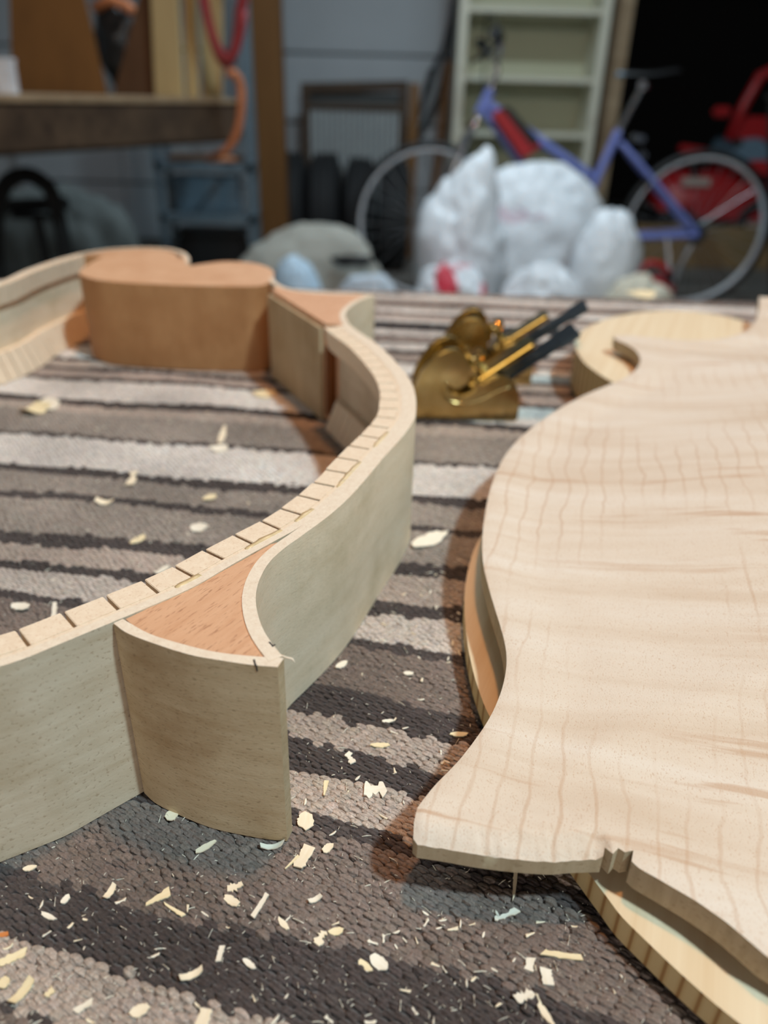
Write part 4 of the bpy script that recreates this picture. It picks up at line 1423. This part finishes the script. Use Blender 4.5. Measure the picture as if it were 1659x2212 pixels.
for k, pts in enumerate([[(318, 4985, 1700), (300, 4985, 584), (192, 4985, 214), (136, 4985, 28), (60, 4985, -110), (20, 4985, -330), (0, 4985, ZF + 14)],
                         [(336, 5060, 1700), (326, 5060, 584), (252, 5060, 147), (150, 5060, -70), (110, 5060, -360), (90, 5060, ZF + 14)]]):
    Q = spline(pts, 40)
    o = mk('hanging_cable', *tube([tuple(p) for p in Q], 15, 8), M['cable'], org=(pts[-1][0], pts[-1][1], ZF), smooth=True)
    tag(o, ['black cable hanging in front of the garage door with a plug', 'second black cable hanging nearest the cream bookcase'][k], 'cable')
    if k == 0: mk('plug', *tube([(206, 4985, 262), (170, 4985, 140)], [24, 18], 10), M['blackplastic'], o, smooth=True)


def tyre(c, R0, r0, yaw, label):
    t = thing('car_tyre', (c[0], c[1], ZF), label, 'tyre', 'car tyres standing under the slatted panel')
    V, F = [], []
    n, k = 44, 14
    prof = []
    for j in range(k):
        a = 2 * math.pi * j / k
        prof.append((R0 - r0 + r0 * (abs(math.cos(a)) ** .6) * math.copysign(1, math.cos(a)), r0 * .95 * (abs(math.sin(a)) ** .7) * math.copysign(1, math.sin(a))))
    for i in range(n):
        th = 2 * math.pi * i / n
        for pr_, py in prof:
            V.append((c[0] + py, c[1] + pr_ * math.cos(th), ZF + R0 + 1 + pr_ * math.sin(th)))
    for i in range(n):
        for j in range(k):
            F.append((i * k + j, i * k + (j + 1) % k, ((i + 1) % n) * k + (j + 1) % k, ((i + 1) % n) * k + j))
    mk('carcass', V, F, M['tyre'], t, smooth=True)
    for q in (-.55, -.18, .18, .55):
        mk('tread_rib', *tube(ring((c[0] + r0 * q, c[1], ZF + R0 + 1), R0 + 1, 'x', 44), 9, 6, closed=True), M['tyre'], t, smooth=True)
    return t


for k, (x, y) in enumerate([(-556, 4500), (-372, 4510), (-178, 4500), (6, 4515)]):
    tyre((x, y, 0), 290 if k < 2 else 282, 88, 0, ['leftmost standing car tyre next to the wooden post', 'second standing car tyre from the wooden post', 'third standing car tyre from the wooden post', 'car tyre seen behind the front bicycle wheel'][k])

cr = thing('slatted_panel', (-235, 4880, ZF), 'wooden framed panel of thin grey vertical slats above the tyres', 'panel')
X0, X1, Z0, Z1 = -535, 70, -560, 168
mk('stile', *box(X0, X0 + 46, 4860, 4900, ZF, Z1), M['frame_d'], cr, bevel=3)
mk('stile', *box(X1 - 46, X1, 4860, 4900, ZF, Z1 + 20), M['frame_d'], cr, bevel=3)
mk('rail', *obox((X0, 4880, Z1 - 18), (X1, 4880, Z1 + 8), 44, 52), M['frame_d'], cr, bevel=3)
mk('rail', *box(X0, X1, 4862, 4898, Z1 - 122, Z1 - 88), M['frame_d'], cr, bevel=3)
mk('rail', *box(X0, X1, 4862, 4898, -600, -560), M['frame_d'], cr, bevel=3)
for i in range(16):
    x = X0 + 62 + i * (X1 - X0 - 124) / 15
    mk('slat', *box(x - 11, x + 11, 4872, 4888, -565, Z1 - 110), M['slat'], cr, bevel=2)
mk('back_sheet', *box(X0 + 20, X1 - 20, 4900, 4908, -600, Z1 - 30), M['slatback'], cr)
o = mk('plank', *obox((100, 4790, ZF + 2), (104, 4862, 190), 52, 24, (0, 1, 0)), M['ply'], org=(100, 4790, ZF), bevel=2)
tag(o, 'brown plank leaning right of the slatted panel', 'plank')
o = mk('plank', *obox((215, 4770, ZF + 2), (290, 4860, 300), 44, 22, (0, 1, 0)), M['postwood'], org=(215, 4770, ZF), bevel=2)
tag(o, 'narrow reddish plank leaning left of the bookcase', 'plank')

# ------------------------------------------------------------------ steel shelf unit on the left
su = thing('steel_shelf', (-760, 3580, ZF), 'blue-grey steel shelf unit beside the wooden post', 'shelf unit')
for x in (-985, -612):
    for y in (3400, 3560):
        mk('upright', *box(x, x + 26, y, y + 26, ZF, 1150), M['shelfmetal'], su, bevel=2)
for z in (-690, -352, -150, 480, 820):
    mk('shelf', *box(-985, -586, 3400, 3586, z - 16, z + 16), M['shelfmetal'], su, bevel=2)
o = mk('brown_board', *box(-930, -630, 3420, 3560, -133, -112), M['ply_d'], org=(-765, 3490, -134), bevel=2)
tag(o, 'flat brown board lying on the steel shelf', 'board')
o = mk('storage_box', *box(-925, -640, 3430, 3550, -673, -420), M['blackplastic'], org=(-770, 3600, -674), bevel=14)
tag(o, 'black storage box on the lowest steel shelf', 'box')
mk('lid', *box(-930, -635, 3425, 3555, -424, -400), M['blackplastic'], o, bevel=6)
o = mk('storage_bin', *box(-930, -660, 3470, 3560, -335, -190), M['greybox'], org=(-790, 3650, -336), bevel=10)
tag(o, 'grey plastic bin on the middle steel shelf', 'bin')
mk('rim', *box(-936, -654, 3464, 3566, -206, -192), M['greybox'], o, bevel=3)

# ------------------------------------------------------------------ workbench at the left and what stands on it
wb = thing('workbench', (-900, 2000, ZF), 'heavy rough timber workbench at the left edge', 'workbench')
dv = Vector((505, 1110, 0)).normalized()
nv_ = Vector((-dv.y, dv.x, 0))
q = Vector((-462, 2400, 0))
p0 = q - dv * 1500
v, f = obox((p0.x, p0.y, 47), (q.x, q.y, 49), 90, 96)
bm_ = mk('front_beam', v, f, M['timber'], wb, bevel=9)
poly = [tuple(q + nv_ * -45), tuple(q + nv_ * 45 + dv * 4), tuple(q + nv_ * 640 + dv * 4), tuple(p0 + nv_ * 640), tuple(p0 + nv_ * -45)]
v, f = prism([(a[0], a[1]) for a in poly], 95, 106)
mk('bench_top', v, f, M['timber_top'], wb)
for a, b_ in ((-1420, 60), (-1420, 560), (-640, 560)):
    c = q + dv * a + nv_ * b_
    mk('leg', *box(c.x - 45, c.x + 45, c.y - 45, c.y + 45, ZF, 95), M['timber'], wb, bevel=4)


def sheet(name, pts, y0, th, lean, mat, label, cat):
    """flat board standing on the bench: outline in x-z, leaning back"""
    n = len(pts)
    V = [(x, y0 + (z - 106) * lean, z) for x, z in pts] + [(x, y0 + (z - 106) * lean + th, z) for x, z in pts]
    F = [tuple(range(n)), tuple(range(2 * n - 1, n - 1, -1))] + [(i, n + i, n + (i + 1) % n, (i + 1) % n) for i in range(n)]
    o = mk(name, V, F, mat, org=(pts[-1][0], y0, 106), bevel=1.2)
    return tag(o, label, cat)


sheet('plywood_sheet', [(-1020, 520), (-770, 540), (-787, 106), (-1046, 106)][::1] and [(-1046, 106), (-1000, 480), (-846, 480), (-787, 106)], 2350, 12, .12, M['ply'], 'wide brown plywood sheet with a slanted edge on the bench', 'board')
sheet('hardboard_sheet', [(-826, 106), (-640, 560), (-560, 560), (-676, 106)], 2520, 10, .1, M['ply_d'], 'dark leaning hardboard next to the cream boards', 'board')
sheet('board_offcut', [(-670, 106), (-646, 560), (-584, 560), (-594, 106)], 2400, 26, .06, M['cream_board'], 'widest cream board upright on the bench end', 'board')
sheet('board_offcut', [(-592, 106), (-572, 560), (-538, 560), (-560, 106)], 2444, 22, .06, M['cream_board'], 'narrow cream board between two others on the bench', 'board')
sheet('board_offcut', [(-554, 106), (-536, 560), (-470, 560), (-500, 106)], 2478, 20, .06, M['cream_board'], 'cream board behind the red cable coil', 'board')
o = mk('power_tool', *blob((-850, 2720, 236), (72, 60, 118), 15, nu=28, nv=18, amp=.2)[:2], M['blackplastic'], org=(-850, 2720, 106), smooth=True)
tag(o, 'black power tool half hidden between the brown sheets', 'tool')
mk('handle', *tube([(-905, 2690, 330), (-850, 2680, 352), (-800, 2675, 336), (-784, 2672, 322)], 15, 8), M['orangecord'], o, smooth=True)
tb_ = thing('white_tub', (-905, 1990, 106), 'white plastic tub at the left edge of the bench', 'tub')
mk('body', *tube([(-905, 1990, 106), (-905, 1990, 168)], [34, 36], 24), M['whitetub'], tb_, smooth=True, angle=.6)
mk('lid', *tube([(-905, 1990, 168), (-905, 1990, 177)], [38, 38], 24), M['whitetub'], tb_, smooth=True, angle=.6)

# cables over the end of the bench
pts = []
for k in range(3):
    c0 = Vector((-448 + k * 5, 2318 - k * 16, 336))
    for i in range(26):
        t = 2 * math.pi * i / 26
        pts.append((c0.x + (46 + 3 * k) * math.cos(t) + 5 * math.sin(2 * t), c0.y - .6 * i / 26 * 16, c0.z + (150 - 6 * k) * math.sin(t)))
rc = mk('red_cable_coil', *tube(pts, 12, 8), M['redcord'], org=(-450, 2318, 180), smooth=True)
tag(rc, 'coil of red extension cable hanging at the bench end', 'cable')
mk('hook', *tube([(-450, 2300, 470), (-450, 2330, 484), (-480, 2468, 484)], 5, 8), M['shelfmetal'], rc, smooth=True)
Q = spline([(-436, 2268, 166), (-424, 2285, 164), (-411, 2300, 135), (-418, 2300, 60), (-446, 2310, -2), (-500, 2360, -36), (-600, 2700, -70), (-650, 3380, -120)], 20)
o = mk('orange_cable', *tube([tuple(p) for p in Q], 11, 8), M['orangecord'], org=(-420, 2300, -100), smooth=True)
tag(o, 'thick orange cable drooping off the bench end', 'cable')

# under the bench: tarp heap, hose and stool
bag((-1200, 2900, -560), (330, 200, 400), 18, 'dark grey tarp heap under the workbench', M['tarp'], name='tarp_heap', cat='tarp', amp=.12, freq=1.6)
Q = spline([(-1110, 2130, ZF + 20), (-1075, 2130, -300), (-1028, 2130, -130), (-972, 2130, -82), (-918, 2130, -90), (-888, 2130, -150), (-880, 2130, -420), (-884, 2130, ZF + 20)], 20)
o = mk('black_hose', *tube([tuple(p) for p in Q], 20, 10), M['rubber'], org=(-884, 2130, ZF), smooth=True)
tag(o, 'black hose arched over the grey tarp', 'hose')
st = thing('roller_stand', (-1040, 2400, ZF), 'black T-shaped roller stand in front of the garage door', 'stand')
mk('roller', *tube([(-1165, 2400, -192), (-965, 2400, -180)], 19, 14), M['blackplastic'], st, smooth=True, angle=.6)
mk('bracket', *box(-1130, -1000, 2382, 2418, -226, -208), M['blackplastic'], st, bevel=2)
mk('pole', *tube([(-1062, 2400, -220), (-1040, 2400, ZF + 20)], 15, 12), M['blackplastic'], st, smooth=True, angle=.6)
for a in (0, 2.1, 4.2):
    mk('foot', *obox((-1040, 2400, ZF + 24), (-1040 + 240 * math.cos(a), 2400 + 240 * math.sin(a), ZF + 10), 30, 18), M['blackplastic'], st, bevel=2)

# ------------------------------------------------------------------ red ride-on mower in the dark room
mw = thing('ride_on_mower', (1980, 5200, ZF), 'red ride-on mower standing in the dark doorway behind the wheel', 'mower')
XM, YM = 1690, 5200


def loft(secs, mat, name, par):
    """hood-like shell: sections (x, y-half-width, z bottom, z top)"""
    V, F = [], []
    k = 12
    for x, hw, zb, zt in secs:
        for j in range(k):
            t = math.pi * j / (k - 1)
            V.append((x, 5300 - hw * math.cos(t), zb + (zt - zb) * (math.sin(t) ** .55)))
    for i in range(len(secs) - 1):
        for j in range(k - 1):
            a = i * k + j
            F.append((a, a + 1, a + k + 1, a + k))
        F.append((i * k, (i + 1) * k, (i + 1) * k + k - 1, i * k + k - 1))
    F += [tuple(range(k)), tuple(range(len(secs) * k - 1, (len(secs) - 1) * k - 1, -1))]
    return mk(name, V, F, mat, par, smooth=True, angle=.9)


hd = loft([(1655, 90, -430, -330), (1690, 150, -470, -270), (1780, 190, -490, -236), (1960, 205, -500, -226), (2150, 205, -508, -232), (2360, 205, -512, -260)], M['red'], 'hood', mw)
mk('badge', *box(1775, 1950, 5096, 5106, -318, -270), M['badge'], hd, bevel=4)
fd = loft([(2080, 240, -230, -150), (2200, 250, -236, -120), (2400, 250, -240, -120), (2520, 240, -260, -160)], M['red'], 'fender', mw)
mk('dash_panel', *xprism([(2030, -180), (2060, -60), (2200, -40), (2330, -180)], 5080, 5480), M['greybox'], mw, bevel=14)
mk('headlamp', *tube([(2056, 5072, -70), (2056, 5096, -70)], 26, 16), M['chrome'], mw, smooth=True, angle=.6)
mk('steering_guard', *tube([(2040, 5180, -60), (2080, 5180, 120), (2140, 5180, 280), (2240, 5180, 330), (2420, 5180, 330)], 32, 10), M['red'], mw, smooth=True)
mk('side_shield', *xprism([(2070, -60), (2110, 70), (2300, 70), (2330, -60)], 5170, 5200), M['red'], mw, bevel=8)
mk('front_bumper', *obox((1735, 5150, -108), (1960, 5150, -134), 60, 40), M['red'], mw, bevel=10)
mk('bumper_post', *box(1840, 1876, 5135, 5165, -300, -120), M['blackplastic'], mw)
mk('reflector', *box(1900, 2010, 5150, 5180, 62, 118), M['red'], mw, bevel=14)
mk('reflector_bracket', *tube([(1985, 5170, 80), (2060, 5180, 40)], 8, 8), M['blackplastic'], mw)
mk('chassis', *box(1700, 2500, 5180, 5420, -600, -500), M['blackplastic'], mw, bevel=8)
for x, r in ((1800, 150), (2330, 190)):
    w_ = mk('wheel', *tube(ring((x, 5130, ZF + r + 1), r - 48, n=32), 48, 12, closed=True), M['tyre'], mw, smooth=True)
    mk('wheel_disc', *tube([(x, 5120, ZF + r), (x, 5140, ZF + r)], r - 60, 24), M['badge'], w_, smooth=True, angle=.6)
    w_ = mk('wheel', *tube(ring((x, 5470, ZF + r + 1), r - 48, n=32), 48, 12, closed=True), M['tyre'], mw, smooth=True)
    mk('wheel_disc', *tube([(x, 5460, ZF + r), (x, 5480, ZF + r)], r - 60, 24), M['badge'], w_, smooth=True, angle=.6)
# cardboard on the floor before it
o = mk('cardboard_sheet', *obox((1440, 4760, -620), (2500, 4760, -620), 8, 236), M['tan'], org=(1900, 4760, ZF), bevel=1)
tag(o, 'sheet of brown cardboard standing in the doorway behind the rear wheel', 'cardboard')
bp_ = mk('black_post', *obox((1700, 3300, ZF + 2), (1452, 3300, 150), 60, 60, (0, 1, 0)), M['blackplastic'], org=(1700, 3300, ZF), bevel=6)
tag(bp_, 'black leaning post at the right edge of the picture', 'post')
mk('post_cap', *box(1414, 1490, 3262, 3338, 148, 166), M['blackplastic'], bp_, bevel=4)

for o in bpy.data.objects:
    if 'org' in o.keys(): del o['org']
bpy.context.view_layer.update()
